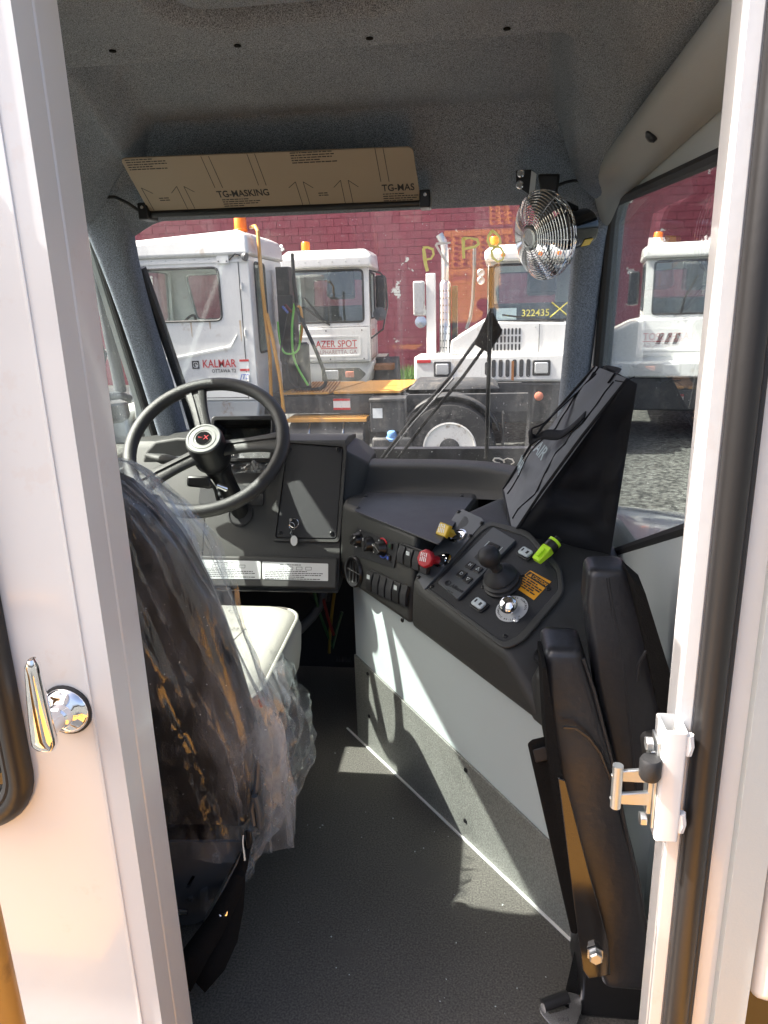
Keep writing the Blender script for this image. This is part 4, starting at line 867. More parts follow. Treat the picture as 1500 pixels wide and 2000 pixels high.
# ------------------------------------------------------------------ folded jump seat
jp = thing('jump_seat', 'folded black leather jump seat with two pads by the door jamb', 'jump seat', (0.25, 1.1, 0.05))
def pad(rows_, y0, y1, name, wob, piping):
    """rows_: (z, x0, x1) outline of the near edge; extruded from y0 to y1 with puffed faces"""
    g = []
    m = len(rows_)
    fine = []
    for i in range(m-1):
        for k in range(6):
            t = k/6; fine.append(tuple(rows_[i][q]*(1-t)+rows_[i+1][q]*t for q in range(3)))
    fine.append(rows_[-1])
    for (z, x0, x1) in fine:
        dy = 0.14*(z-0.42); loop = rrect(x0-0.004, x1+0.004, y0+dy, y1+max(dy, 0), 0.015, 5)
        lp = []
        for (x, y) in loop:
            p = Vector((x, y, z)); lp.append(p+Vector((noise.noise(p*9)*wob, noise.noise(p*9+Vector((5, 0, 0)))*wob, 0)))
        g.append(lp)
    c0 = Vector((sum(p.x for p in g[0])/len(g[0]), sum(p.y for p in g[0])/len(g[0]), g[0][0].z))
    def shrink(l, f, dz): c = sum(l, Vector())/len(l); return [c+(p-c)*f+Vector((0, 0, dz)) for p in l]
    g = [shrink(g[0], .02, .0125), shrink(g[0], .3, .0125), shrink(g[0], .6, .0125), shrink(g[0], .85, .011), shrink(g[0], .97, .005)]+g+[shrink(g[-1], .97, -.006), shrink(g[-1], .85, -.013), shrink(g[-1], .01, -.014)]
    o = MB().grid(g, closed=True).build(name, 'leather_black', jp, smooth=80)
    for side in piping:
        MB().tube([(x0+(x1-x0)*side, y0+0.002+0.14*(z-0.42), z) for (z, x0, x1) in fine], 0.0032, 6).build('piping', 'leather_black', o)
    return o
p1 = [(0.712, 0.118, 0.174), (0.66, 0.121, 0.192), (0.55, 0.131, 0.222), (0.44, 0.150, 0.246), (0.33, 0.172, 0.272), (0.22, 0.200, 0.296), (0.155, 0.222, 0.304)]
pad(p1, 1.0, 1.10, 'seat_pad', 0.006, (1.0,))
p2 = [(0.826, 0.188, 0.246), (0.78, 0.186, 0.266), (0.72, 0.194, 0.290), (0.63, 0.208, 0.304), (0.53, 0.228, 0.308), (0.46, 0.248, 0.304)]
pad(p2, 1.04, 1.12, 'back_pad', 0.005, (0.45,))
MB().hull([(x-0.010, y, z) for (z, x, _) in p1[:6] for y in (1.006, 1.10)]+[(x-0.004, y, z) for (z, x, _) in p1[:6] for y in (1.006, 1.10)]).build('felt_backing', 'felt', jp)
MB().hull([(0.240, 1.05, 0.845), (0.262, 1.05, 0.82), (0.318, 1.05, 0.66), (0.322, 1.05, 0.52), (0.240, 1.13, 0.845), (0.268, 1.13, 0.82), (0.322, 1.13, 0.66), (0.325, 1.13, 0.52)]).build('felt_backing', 'felt', jp)
# glossy black steel arm that mirrors the orange deck
AQ = [(1090, 1530), (1112, 1535), (1195, 1905), (1140, 1905)]
A3 = [ay(u, v, 1.015) for u, v in AQ]
MB().tube([ay(u, v, 1.012+0.0002*i) for i, (u, v) in enumerate(((1100, 1420), (1125, 1422), (1150, 1440), (1172, 1470), (1192, 1520)))], 0.003, 6).build('piping', 'leather_black', jp)
MB().tube([ay(u, v, 1.06) for u, v in ((1244, 1330), (1248, 1295), (1262, 1272), (1285, 1266))], 0.003, 6).build('piping', 'leather_black', jp)
arm = MB().prism([ay(1090, 1520, 0.957), ay(1105, 1525, 0.957), ay(1150, 1700, 0.957), ay(1188, 1840, 0.957), ay(1193, 1905, 0.957), ay(1150, 1912, 0.957), ay(1138, 1895, 0.957), ay(1112, 1700, 0.957)], (0.0, 0.006, 0)).build('pivot_arm', 'black_gloss', jp, bevel=0.0015)
MB().lathe(ay(1162, 1862, 0.955), (0, -1, 0.1), [(0.014, 0), (0.014, 0.003), (0.011, 0.003), (0.011, 0.012), (0.009, 0.014), (0.0001, 0.014)], 6).build('bolt', 'zinc', arm)
MB().hull([ay(u, v, y) for u, v in ((1030, 1452), (1040, 1444), (1072, 1437), (1085, 1450), (1122, 1700), (1128, 1825), (1115, 1822)) for y in (1.05, 1.075)]).build('support_bracket', 'felt', jp, bevel=0.003)
MB().hull([ay(u, v, 1.042) for u, v in ((1040, 1465), (1074, 1455), (1080, 1482), (1046, 1490))]+[ay(u, v, 1.05) for u, v in ((1040, 1465), (1074, 1455), (1080, 1482), (1046, 1490))]).build('hinge_cover', 'panel_black', jp, bevel=0.002)
MB().box(0.20, 0.325, 1.03, 1.18, 0.0, 0.12).build('base_bracket', 'black_metal', jp, bevel=0.006)
# belt tongue on the floor
bt_ = thing('belt_buckle', 'seat belt tongue with black grip lying on the floor by the door', 'buckle', az(1092, 1965, 0.02))
BK = Fr(az(1092, 1965, 0.03), (1, 0.15, 0.0), (-0.15, 1, 0.35)); k = BK.px
MB().holed(rpoly([k(1052, 1975), k(1068, 1996), k(1085, 2010), k(1122, 2010), k(1136, 1972), k(1133, 1945), k(1110, 1938), k(1060, 1952)], 0.006), rpoly([k(1068, 1968), k(1072, 1982), k(1112, 1970), k(1110, 1958)], 0.003), lambda a, b, h: BK(a, b, h), 0.003).build('tongue', 'steel', bt_, bevel=0.0006)
MB().tube([BK(*k(1060, 1966), .004), BK(*k(1108, 1948), .004)], 0.011, 12).build('grip', 'black_plastic', bt_)
text('23210', BK, *k(1100, 1993), 0.008, 'ink', bt_, h=.0033)
MB().prism([az(1098, 1962, .012), az(1120, 1975, .012), (0.24, 1.10, .05), (0.20, 1.12, .05)], (0, 0, 0.003)).build('webbing', 'felt', bt_)
# ------------------------------------------------------------------ driver's seat under plastic
SXC = -0.685
ds = thing('driver_seat', 'cream leather driver seat seen from behind on a black pedestal', 'seat', (SXC, 1.3, 0.0))
def hw(z):   # half width of the backrest
    T = [(0.0, .27), (0.30, .275), (0.50, .285), (0.65, .262), (0.78, .235), (0.876, .200), (0.94, .160), (0.98, .120), (1.02, .07), (2, .07)]
    for (a, b), (c, d) in zip(T, T[1:]):
        if z <= c: return b+(d-b)*(z-a)/(c-a)
def back_loop(z, off, yo=0.0):
    y = 1.165-0.10*(z-0.30); h_ = hw(min(z, 1.0))+off; th = 0.060+off
    if z > 0.96: th *= max(0.25, 1-((z-0.96)/0.10)**2*0.8)
    out = []
    for k in range(44):
        t = 2*pi*k/44; cx, sy = cos(t), sin(t)
        out.append(Vector((SXC+h_*abs(cx)**0.55*(1 if cx > 0 else -1), y+yo+th*abs(sy)**0.75*(1 if sy > 0 else -1), z)))
    return out
rows = [back_loop(z, 0.0) for z in [0.30+0.68*k/22 for k in range(23)]]
top = rows[-1]; c = sum(top, Vector())/len(top); rows += [[c+(p-c)*.75+Vector((0, 0, .015)) for p in top], [c+(p-c)*.2+Vector((0, 0, .022)) for p in top]]
bk = MB().grid(rows, closed=True).build('backrest', 'seat_black', ds, smooth=80)
# cream front of the backrest
rows = [[p+Vector((0, 0.05, 0)) for p in back_loop(z, -0.02)] for z in [0.42+0.52*k/16 for k in range(17)]]
MB().grid(rows, closed=True).build('backrest_cushion', 'leather_cream', ds, smooth=80)
# cushion
cu = []
def cush(z, sh): return [Vector((SXC+x, y, z)) for x, y in rrect(-0.255+sh, 0.262-sh, 1.20+sh, 1.665-sh, 0.085, 8)]
def cz(p, z): return Vector((p.x, p.y, z+0.018*smooth01((p.y-1.35)/0.3)+0.012*abs((p.x-SXC)/0.26)**3))
rows = [[cz(p, z) for p in cush(z, sh)] for z, sh in ((0.33, 0.02), (0.36, 0.006), (0.40, 0.0), (0.46, -0.004), (0.485, 0.003), (0.502, 0.022), (0.509, 0.05), (0.511, 0.09), (0.508, 0.14), (0.505, 0.2), (0.505, 0.24))]
cso = MB().grid(rows, closed=True).build('cushion', 'leather_cream', ds, smooth=80)
MB().tube([cz(p, 0.488) for p in cush(0, 0.004)], 0.004, 6, closed=True).build('piping', 'leather_cream', cso)
for dy in (0, 0.010):
    mb = MB()
    for k in range(30):
        x = -0.15+0.30*k/30; mb.tube([(SXC+x, 1.50+dy, 0.5235-0.0), (SXC+x+0.006, 1.50+dy, 0.5235)], 0.0011, 5)
    stuff(mb.build('stitching', 'stitch', cso))
MB().tube([(SXC+0.15, 1.505, 0.523), (SXC+0.19, 1.52, .521), (SXC+0.222, 1.545, .517), (SXC+0.245, 1.56, .508)], 0.0016, 6).build('seam', 'stitch', cso)
MB().tube([(SXC+0.15, 1.505, 0.522), (SXC+0.135, 1.45, .516), (SXC+0.12, 1.36, .513), (SXC+0.11, 1.26, .51)], 0.0016, 6).build('seam', 'stitch', cso)
# pedestal
MB().box(-0.90, -0.44, 1.14, 1.60, 0.27, 0.335).build('seat_pan', 'seat_black', ds, bevel=0.01)
pf = Fr(ay(380, 1740, 1.12), (1, 0, 0.0), (0, -0.20, 1))
pl_ = [pf.px(u, v) for u, v in ((330, 1810), (378, 1806), (400, 1795), (478, 1645), (330, 1645))]
ped = MB().holed(pl_, rpoly([pf.px(u, v) for u, v in ((362, 1735), (369, 1733), (381, 1713), (376, 1709))], 0.003), lambda a, b, h: pf(a, b, -h), 0.006).build('pedestal_plate', 'dark_grey', ds, bevel=0.001)
MB().box(-0.92, -0.50, 1.16, 1.55, 0.0, 0.28).build('suspension_box', 'panel_black', ds, bevel=0.01)
for u, v in ((371, 1755),): MB().lathe(pf(*pf.px(u, v), .001), pf.z, [(0.006, 0), (0.006, 0.002), (0.0001, .002)], 14).build('rivet', 'steel', ds)
MB().tube([pf(*pf.px(345, 1776), .004), pf(*pf.px(368, 1778), .004)], 0.006, 8).build('bolt', 'steel', ds)
MB().lathe(pf(*pf.px(335, 1770), 0.0), pf.z, [(0.013, 0), (0.013, 0.01), (0.010, 0.012)], 6).build('nut', 'steel', ds)
rl = MB().tube([ay(478, 1650, 1.14), ay(440, 1725, 1.11), ay(402, 1800, 1.08)], 0.006, 6).build('pedestal_edge', 'steel', ds)
rec = MB().hull([ay(u, v, y) for u, v in ((503, 1366), (516, 1360), (519, 1378), (508, 1384)) for y in (1.20, 1.24)]).build('release_button', 'red_plastic', ds, bevel=0.004)
# belt stalk and webbing at the side
sb = thing('seat_belt', 'black seat belt webbing with bright buckle end hanging beside the pedestal', 'seat belt', az(420, 1900, 0.0))
def strap(pts, wd, name, m='felt', nrm=(0, -1, 0.4)):
    rows = []; pts = [Vector(p) for p in pts]
    for i, p in enumerate(pts):
        t = (pts[min(i+1, len(pts)-1)]-pts[max(i-1, 0)]).normalized(); s_ = t.cross(Vector(nrm)).normalized(); w_ = wd[i] if isinstance(wd, list) else wd
        rows.append([p-s_*w_, p+s_*w_])
    o = MB().grid(rows).build(name, m, sb, smooth=80); md = o.modifiers.new('sol', 'SOLIDIFY'); md.thickness = 0.003
strap([ay(487, 1640, 1.09), ay(474, 1690, 1.07), ay(455, 1740, 1.05), ay(425, 1800, 1.03), ay(385, 1860, 1.0), ay(350, 1920, .97)], [.006, .010, .016, .02, .024, .026], 'webbing')
strap([ay(470, 1700, 1.065), ay(460, 1770, 1.045), ay(445, 1830, 1.02), ay(420, 1880, 1.0), ay(385, 1920, .98)], [.010, .016, .02, .022, .022], 'webbing')
MB().tube([ay(u, v, 1.035) for u, v in ((425, 1806), (424, 1796), (432, 1786), (440, 1782), (436, 1796), (430, 1806))], 0.0045, 8, closed=True).build('buckle_end', 'chrome', sb)
MB().tube([ay(440, 1786, 1.035), ay(448, 1776, 1.04)], 0.005, 8).build('buckle_pin', 'chrome', sb)
MB().tube([ay(u, v, 1.0) for u, v in ((379, 1908), (384, 1915), (390, 1910))], 0.002, 6).build('hook', 'chrome', sb)
for pts, r in (([(505, 1480), (502, 1530), (492, 1580), (497, 1612), (508, 1615), (504, 1580), (497, 1555)], 0.0055), ([(500, 1550), (510, 1590), (512, 1612)], 0.005)):
    MB().tube([ay(u, v, 1.10-0.004*i) for i, (u, v) in enumerate(pts)], r, 8).build('loop_cord', 'dark_grey', sb)
MB().tube([ay(491, 1548, 1.095), ay(505, 1548, 1.095)], 0.004, 8).build('cable_tie', 'black_plastic', sb)
MB().tube([ay(475, 1630, 1.085), ay(474, 1645, 1.08), ay(478, 1680, 1.07)], 0.003, 8).build('wire_loop', 'steel', sb)
MB().hull([ay(u, v, y) for u, v in ((478, 1620), (492, 1622), (494, 1650), (482, 1660)) for y in (1.075, 1.10)]).build('stalk', 'black_plastic', sb, bevel=0.004)
# plastic cover over the backrest
pc = thing('plastic_seat_cover', 'clear wrinkled plastic film draped over the driver seat back', 'plastic cover', (SXC, 1.15, 0.26))
def filmloop(z, off):
    lp = back_loop(min(z, 1.0), off); out = []
    for i, p in enumerate(lp):
        p = Vector((p.x, p.y, z)); c = Vector((SXC, 1.165-0.10*(z-0.30), z)); d = (p-c).normalized()
        t = 2*pi*i/len(lp)
        rg = lambda fr_, zf, sd: 1-min(1, abs(noise.noise(Vector((cos(t)*fr_+z*1.5, sin(t)*fr_, z*zf+sd))))*3)
        f_ = noise.noise(Vector((cos(t)*2.6, sin(t)*2.6, z*2.2)))*0.030+0.020*rg(2.6, 0.7, 4)**2+0.013*rg(5, 0.9, 9)**2+0.004*rg(9, 1.6, 19)**2+noise.noise(Vector((p.x*26, p.y*26, p.z*10)))*0.0022
        f_ += 0.03*max(0, cos(t))**2*smooth01((0.75-z)/0.3)-0.008
        out.append(p+d*(f_+0.008)+Vector((0, 0, 0.010*noise.noise(p*14))))
    return out
def resample(lp, n):
    m = len(lp); out = []
    for k in range(n):
        q = k*m/n; i = int(q); t = q-i; out.append(lp[i % m]*(1-t)+lp[(i+1) % m]*t)
    return out
_bl = back_loop
def back_loop(z, off, yo=0.0): return resample(_bl(z, off, yo), 200)
rows = [filmloop(z, 0.016) for z in [0.235+0.755*k/66 for k in range(67)]]
top = rows[-1]; c = sum(top, Vector())/len(top); rows += [[c+(p-c)*.85+Vector((0, 0, .016)) for p in top], [c+(p-c)*.55+Vector((0, 0, .026)) for p in top], [c+(p-c)*.1+Vector((0, 0, .028)) for p in top]]
MB().grid(rows, closed=True).build('film_hood', 'film', pc, smooth=50)
pb = thing('plastic_bundle', 'bunched clear plastic film hanging over the right side of the seat cushion', 'plastic cover', (-0.40, 1.35, 0.1))
rows = []
for i in range(56):
    q = i/55; z = 0.512-0.43*q
    r = []
    for j in range(70):
        t = 2*pi*j/70
        wy = 0.155*(0.35+0.65*min(1, q*4))*(1-0.55*smooth01((q-0.55)/0.45)); wx = 0.070*(0.35+0.65*min(1, q*3.5))*(1-0.45*smooth01((q-0.5)/0.5))
        p = Vector((-0.452+0.016*sin(q*3)+wx*cos(t)-0.075*smooth01((q-.5)/.5), 1.335+wy*sin(t)-0.14*smooth01((q-.5)/.5), z))
        rg = lambda fr_, zf, sd: 1-min(1, abs(noise.noise(Vector((cos(t)*fr_+q*2, sin(t)*fr_, q*zf+sd))))*3)
        k = noise.noise(Vector((cos(t)*3, sin(t)*3, q*3)))*0.030+0.022*rg(3.0, 1.3, 4)**2+0.011*rg(6, 1.8, 9)**2+noise.noise(p*24)*0.0028
        r.append(p+Vector((cos(t), sin(t), 0.4)).normalized()*k)
    rows.append(r)
MB().grid(rows, closed=True).build('film', 'film', pb, smooth=45)

# ------------------------------------------------------------------ rear sliding door (slid open), handle, jamb, latch
dr = thing('sliding_door', 'white sliding rear door pushed open at left with chrome handle', 'door', (-0.8, 0.77, 0.0))
DY = 0.752
DW = rrect(-1.10, -0.588, 0.600, 1.52, 0.075, 8)
MB().holed([(-1.25, -0.08), (-0.4445, -0.08), (-0.4445, 1.72), (-1.25, 1.72)], DW, lambda a, b, h: Vector((a, DY+h, b)), 0.038).build('panel', 'white_paint', dr, bevel=0.010, seg=4)
MB().tube([Vector((a, DY-0.004, b)) for a, b in DW], 0.017, 10, closed=True, flat=1.0).build('window_gasket', 'rubber_brown', dr)
MB().tube([Vector((a, DY-0.010, b)) for a, b in rrect(-1.088, -0.600, 0.612, 1.508, 0.066, 8)], 0.008, 8, closed=True).build('gasket_lip', 'rubber', dr)
MB().prism([Vector((a, DY+0.012, b)) for a, b in DW], (0, 0.005, 0)).build('window_pane', 'dark_glass', dr)
MB().box(-0.478, -0.474, DY-0.0016, DY+0.002, -0.05, 1.70).build('crease', 'white_paint', dr, bevel=0.0006)
hnF = Fr(ay(131, 1385, DY-0.0005), (1, 0, 0), (0, 0, 1))
hn = MB().lathe(hnF(0, 0, 0), (0, -1, 0), [(0.034, 0.0), (0.034, 0.003), (0.032, 0.004)], 30).build('handle_gasket', 'rubber', dr)
hb2 = MB().lathe(hnF(0, 0, 0.003), (0, -1, 0), [(0.031, 0), (0.0305, 0.003), (0.026, 0.007), (0.021, 0.009), (0.0165, 0.012), (0.015, 0.020), (0.0125, 0.022), (0.0115, 0.05)], 32).build('handle', 'chrome', dr)
for dz in (-0.024, 0.024):
    MB().lathe(hnF(0.0, dz, 0.008), (0, -1, 0), [(0.0042, 0), (0.004, 0.0016), (0.0012, 0.0018), (0.0001, 0.001)], 12).build('screw', 'steel', hb2)
e0 = ay(62, 1287, DY-0.062); e1 = ay(90, 1462, DY-0.050)
mid = (e0+e1)/2; g = []
gx = Vector((1, 0, 0)); gl = (e1-e0)
for k in range(15):
    q = k/14; wq = 0.0065+0.0095*q**0.8; tq = 0.009+0.003*q
    if k == 0: wq *= .55; tq *= .6
    if k == 14: wq *= .75; tq *= .6
    c = e0+gl*q+Vector((0, 0.006*(1-(2*q-1)**2)*-0.3, 0))
    g.append([c+Vector((wq*cos(t)*abs(cos(t))**-.3 if abs(cos(t)) > .02 else 0, tq*sin(t), 0)) for t in [2*pi*i/20 for i in range(20)]])
MB().grid(g, closed=True).build('grip', 'chrome', hb2, smooth=60)
# jamb seal and aluminium track at right
jb = thing('door_jamb_trim', 'bright metal track and brown-black rubber seal on the right door jamb', 'door seal', (0.29, 0.80, 0.0))
mat('track', (0.72, 0.75, 0.78), 0.28, metal=0.35, var=0.05, vscale=30, bump=0.05, bscale=80)
MB().box(0.249, 0.2685, 0.812, 0.850, -0.05, 1.63).build('track', 'white_paint', jb, bevel=0.003)
MB().box(0.2495, 0.2672, 0.803, 0.8115, -0.05, 1.63).build('track_lip', 'white_paint', jb, bevel=0.002)
MB().tube([(0.2835, 0.800, -0.05), (0.2835, 0.800, 0.8), (0.2835, 0.800, 1.64)], 0.0165, 14).build('seal', 'rubber_brown', jb)
MB().tube([(0.2985, 0.800, -0.05), (0.2985, 0.800, 0.8), (0.2985, 0.800, 1.64)], 0.007, 10).build('seal_lip', 'rubber', jb)
# latch
la = thing('door_latch', 'welded white bracket with zinc striker and rollers on the right jamb', 'latch', (0.255, 0.82, 0.66))
t0 = ay(1308, 1384, 0.815); t1 = ay(1310, 1602, 0.815)
xm0, xm1 = 0.228, 0.256
lb = MB().holed(rrect(xm0, xm1, 0.778, 0.822, 0.004), rrect(xm0+0.004, xm1-0.004, 0.784, 0.818, 0.002), lambda a, b, h: Vector((a, b, 0.60+h)), 0.155).build('bracket', 'white_paint', la, bevel=0.0012)
for z in (0.625, 0.735): MB().tube([(xm1+0.002, 0.785, z-0.012), (xm1+0.004, 0.784, z), (xm1+0.002, 0.785, z+0.014)], 0.006, 8).build('weld_bead', 'white_paint', la)
def LX(u, v, y=0.80): return ay(u, v, y)
MB().box(xm0-0.004, xm0-0.0005, 0.786, 0.816, 0.612, 0.735).build('striker_plate', 'zinc', la, bevel=0.001)
MB().box(xm0-0.010, xm0-0.004, 0.790, 0.812, 0.63, 0.72).build('backing_plate', 'zinc', la, bevel=0.001)
for (v, z) in ((1468, 0.685), (1510, 0.652)):
    MB().hull([(0.222, 0.790, z-0.010), (0.222, 0.790, z+0.010), (0.178, 0.786, z-0.007), (0.178, 0.786, z+0.007), (0.172, 0.786, z), (0.222, 0.795, z-0.010), (0.222, 0.795, z+0.010), (0.178, 0.791, z-0.007), (0.178, 0.791, z+0.007), (0.172, 0.791, z)]).build('striker_arm', 'zinc', la, bevel=0.0012)
MB().lathe((0.180, 0.788, 0.640), (0, 0, 1), [(0.0065, 0), (0.0065, 0.06)], 16).build('striker_pin', 'zinc', la)
MB().lathe((0.216, 0.780, 0.690), (0, 0, 1), [(0.011, 0), (0.013, 0.004), (0.013, 0.024), (0.011, 0.028)], 20).build('rubber_bumper', 'rubber', la)
for z in (0.620, 0.728): MB().lathe((0.216, 0.795, z), (-1, 0, 0), [(0.009, -0.004), (0.009, 0.004)], 6).build('bolt', 'zinc', la, bevel=0.001)
# white housing just outside the cab at right, and the truck's own hood seen through the right window
hs = tag(MB().box(0.374, 0.80, 0.79, 0.98, 0.335, 1.62).build('air_cleaner_housing', 'white_paint', bevel=0.02, seg=3), 'white housing edge standing outside right of the door jamb', 'housing')
hood = thing('engine_hood', 'white sloped engine hood outside below the right window', 'hood', (0.7, 1.8, 0.3))
MB().hull([(0.40, 0.9, 0.40), (1.15, 0.9, 0.40), (0.40, 0.9, 0.70), (1.05, 0.9, 0.70), (0.40, 1.95, 0.66), (0.52, 2.0, 0.66), (0.90, 1.85, 0.66), (0.42, 2.45, 0.58), (0.80, 2.40, 0.55), (1.15, 2.0, 0.45), (0.40, 2.6, 0.30), (1.15, 2.5, 0.30)]).build('shell', 'white_paint', hood, bevel=0.03, seg=3)
# deck the photographer stands on: orange plate with punched, raised holes
dk = thing('rear_deck', 'orange punched steel deck plate behind the cab door', 'deck', (-0.2, -0.2, -0.1))
HP = 0.056
def punched(x0_, y0_, nx_, ny_):
    mb = MB(); proto = None
    for i in range(nx_):
        for j in range(ny_):
            cx, cy = x0_+HP*(i+.5), y0_+HP*(j+.5); h2 = HP/2
            mb.holed([(cx-h2, cy-h2), (cx+h2, cy-h2), (cx+h2, cy+h2), (cx-h2, cy+h2)], [(cx+0.018*cos(2*pi*k/16), cy+0.018*sin(2*pi*k/16)) for k in range(16)], lambda a, b, h: Vector((a, b, -0.115+h)), 0.006)
            if proto is None:
                rows = [[Vector((cx+r*cos(2*pi*k/16), cy+r*sin(2*pi*k/16), z)) for k in range(16)] for r, z in ((0.025, -0.109), (0.021, -0.1015), (0.018, -0.101), (0.0178, -0.116))]
                proto = MB().grid(rows, closed=True).build('hole_rim', 'deck_orange', dk)
            else:
                c = proto.copy(); COL.objects.link(c); c.location = (HP*i, HP*j, 0); c.parent = dk; c.matrix_parent_inverse = proto.matrix_parent_inverse.copy()
    stuff(mb.build('punched_plate', 'deck_orange', dk, merge=True))
punched(-0.19, -0.40, 9, 6); punched(0.10, -0.80, 7, 5)
MB().box(-0.19, 0.40, -0.47, -0.405, -0.115, -0.109).build('plain_strip', 'deck_orange', dk)
MB().box(0.32, 0.62, -0.40, 0.72, -0.116, -0.110).build('side_plate', 'deck_orange', dk)
MB().box(-0.19, 0.315, -0.06, 0.45, -0.117, -0.111).build('plain_plate', 'deck_orange', dk)
MB().box(-1.45, -0.80, -0.55, 0.35, -0.117, -0.111).build('plain_plate', 'deck_orange', dk)
MB().box(-0.795, -0.195, -0.60, 0.72, -0.125, -0.118).build('catwalk_grate', 'truck_black', dk)
MB().box(0.42, 0.95, 0.74, 1.9, -0.117, -0.111).build('side_step', 'deck_orange', dk)
MB().box(-0.98, 0.25, 0.725, 0.795, -0.12, -0.03).build('sill_step', 'deck_orange', dk)
MB().box(-0.75, -0.55, -4.5, 0.8, -0.45, -0.15).build('frame_rail', 'truck_black', dk); MB().box(0.35, 0.55, -4.5, 0.8, -0.45, -0.15).build('frame_rail', 'truck_black', dk)
gr = tag(MB().tube([(-0.553, 0.60, -0.11), (-0.553, 0.60, 0.30), (-0.553, 0.60, 0.72), (-0.565, 0.60, 0.80), (-0.60, 0.60, 0.84), (-0.80, 0.60, 0.85)], 0.019, 14).build('grab_rail', 'deck_orange'), 'orange tubular grab rail close by the door at lower left', 'rail')
# mirror arm outside the left window
ma_ = thing('mirror_arm', 'black tubular mirror arm outside the left window', 'mirror', (-1.2, 2.0, 0.6))
def lx(u, v, x=-1.22): return ax(u, v, x)
MB().tube([lx(176, 425), lx(196, 560), lx(215, 660), lx(236, 765)], 0.020, 12).build('post', 'dark_grey', ma_)
MB().tube([lx(160, 462), lx(186, 465)], 0.014, 10).build('clamp', 'dark_grey', ma_)
MB().tube([lx(205, 775), lx(235, 772), lx(252, 778)], 0.014, 10).build('cross_tube', 'dark_grey', ma_)
MB().hull([lx(u, v, x) for u, v in ((205, 790), (250, 785), (255, 815), (240, 825), (205, 830)) for x in (-1.19, -1.25)]).build('mirror_head', 'black_plastic', ma_, bevel=0.01)
MB().tube([lx(u, v, -1.20) for u, v in ((178, 560), (185, 610), (188, 650), (200, 685), (205, 690), (200, 715))], 0.008, 8).build('cable', 'rubber', ma_)
# wipers outside the windshield
wp_ = thing('windshield_wiper', 'pantograph windshield wiper with upright black blade', 'wiper', WFR(-0.2, 0, -.04))
def wx(u, v, d=-0.035): return apl(u, v, WFR.o+WFR.z*d, WFR.z)
MB().tube([wx(745, 895), wx(800, 825), wx(880, 735), wx(925, 672), wx(950, 640)], 0.0052, 8).build('arm', 'black_metal', wp_)
MB().tube([wx(778, 895), wx(830, 825), wx(905, 735), wx(945, 680), wx(962, 660)], 0.0052, 8).build('arm', 'black_metal', wp_)
MB().tube([wx(752, 895, -.03), wx(808, 825, -.03), wx(886, 738, -.03)], 0.003, 8).build('spring', 'steel', wp_)
MB().hull([wx(u, v, d) for u, v in ((925, 672), (955, 608), (962, 608), (981, 645), (978, 655), (955, 690), (945, 672)) for d in (-.028, -.036)]).build('head_plate', 'black_metal', wp_, bevel=0.002)
MB().tube([wx(959, 520, -.014), wx(957, 640, -.014), wx(953, 780, -.014), wx(950, 895, -.014)], 0.0062, 8).build('blade', 'rubber', wp_)
MB().tube([wx(961, 522, -.022), wx(958, 640, -.024), wx(955, 780, -.022), wx(952, 893, -.022)], 0.0035, 8).build('blade_frame', 'steel', wp_)
# ------------------------------------------------------------------ yard: ground, building, trucks
gd_ = struct(MB().box(-150, 150, -60, 150, GZ-0.3, GZ).build('ground', 'asphalt'))
# painted block wall
WY = 21.0
m, t, b = nodes('block_red'); N = t.nodes.new; L = t.links.new
tc = N('ShaderNodeTexCoord'); oi = N('ShaderNodeObjectInfo')
geo = N('ShaderNodeNewGeometry')
n1 = N('ShaderNodeTexNoise'); n1.inputs['Scale'].default_value = 0.55; n1.inputs['Detail'].default_value = 9; n1.inputs['Roughness'].default_value = 0.68; L(geo.outputs['Position'], n1.inputs['Vector'])
n2 = N('ShaderNodeTexNoise'); n2.inputs['Scale'].default_value = 1.3; n2.inputs['Detail'].default_value = 10; n2.inputs['Roughness'].default_value = 0.62; L(geo.outputs['Position'], n2.inputs['Vector'])
mx = N('ShaderNodeMix'); mx.data_type = 'RGBA'; mx.inputs[6].default_value = (0.155, 0.024, 0.040, 1); mx.inputs[7].default_value = (0.25, 0.045, 0.066, 1); 
ad_ = N('ShaderNodeMath'); ad_.operation = 'MULTIPLY_ADD'; ad_.inputs[1].default_value = 0.22; L(oi.outputs['Random'], ad_.inputs[0]); L(n1.outputs[0], ad_.inputs[2])
sb_ = N('ShaderNodeMath'); sb_.operation = 'SUBTRACT'; sb_.inputs[1].default_value = 0.1; sb_.use_clamp = True; L(ad_.outputs[0], sb_.inputs[0]); L(sb_.outputs[0], mx.inputs[0])
mr = N('ShaderNodeMapRange'); mr.inputs[1].default_value = 0.652; mr.inputs[2].default_value = 0.664; L(n2.outputs[0], mr.inputs[0])
m2 = N('ShaderNodeMix'); m2.data_type = 'RGBA'; L(mr.outputs[0], m2.inputs[0]); L(mx.outputs[2], m2.inputs[6]); m2.inputs[7].default_value = (0.52, 0.53, 0.49, 1)
L(m2.outputs[2], b.inputs['Base Color']); b.inputs['Roughness'].default_value = 0.7
nb = N('ShaderNodeTexNoise'); nb.inputs['Scale'].default_value = 30; L(geo.outputs['Position'], nb.inputs['Vector']); bp_ = N('ShaderNodeBump'); bp_.inputs['Strength'].default_value = 0.4; bp_.inputs['Distance'].default_value = 0.01; L(nb.outputs[0], bp_.inputs['Height']); L(bp_.outputs[0], b.inputs['Normal'])
bw = thing('block_building', 'long dark red painted block building behind the parked trucks', 'building', (0, WY, GZ))
mat('joint', (0.14, 0.023, 0.037), 0.85, var=0.3, vscale=2)
MB().box(-60, 60, WY+0.012, WY+8, GZ-0.2, 7.5).build('wall_core', 'joint', bw)
bh, bl = 0.203, 0.406
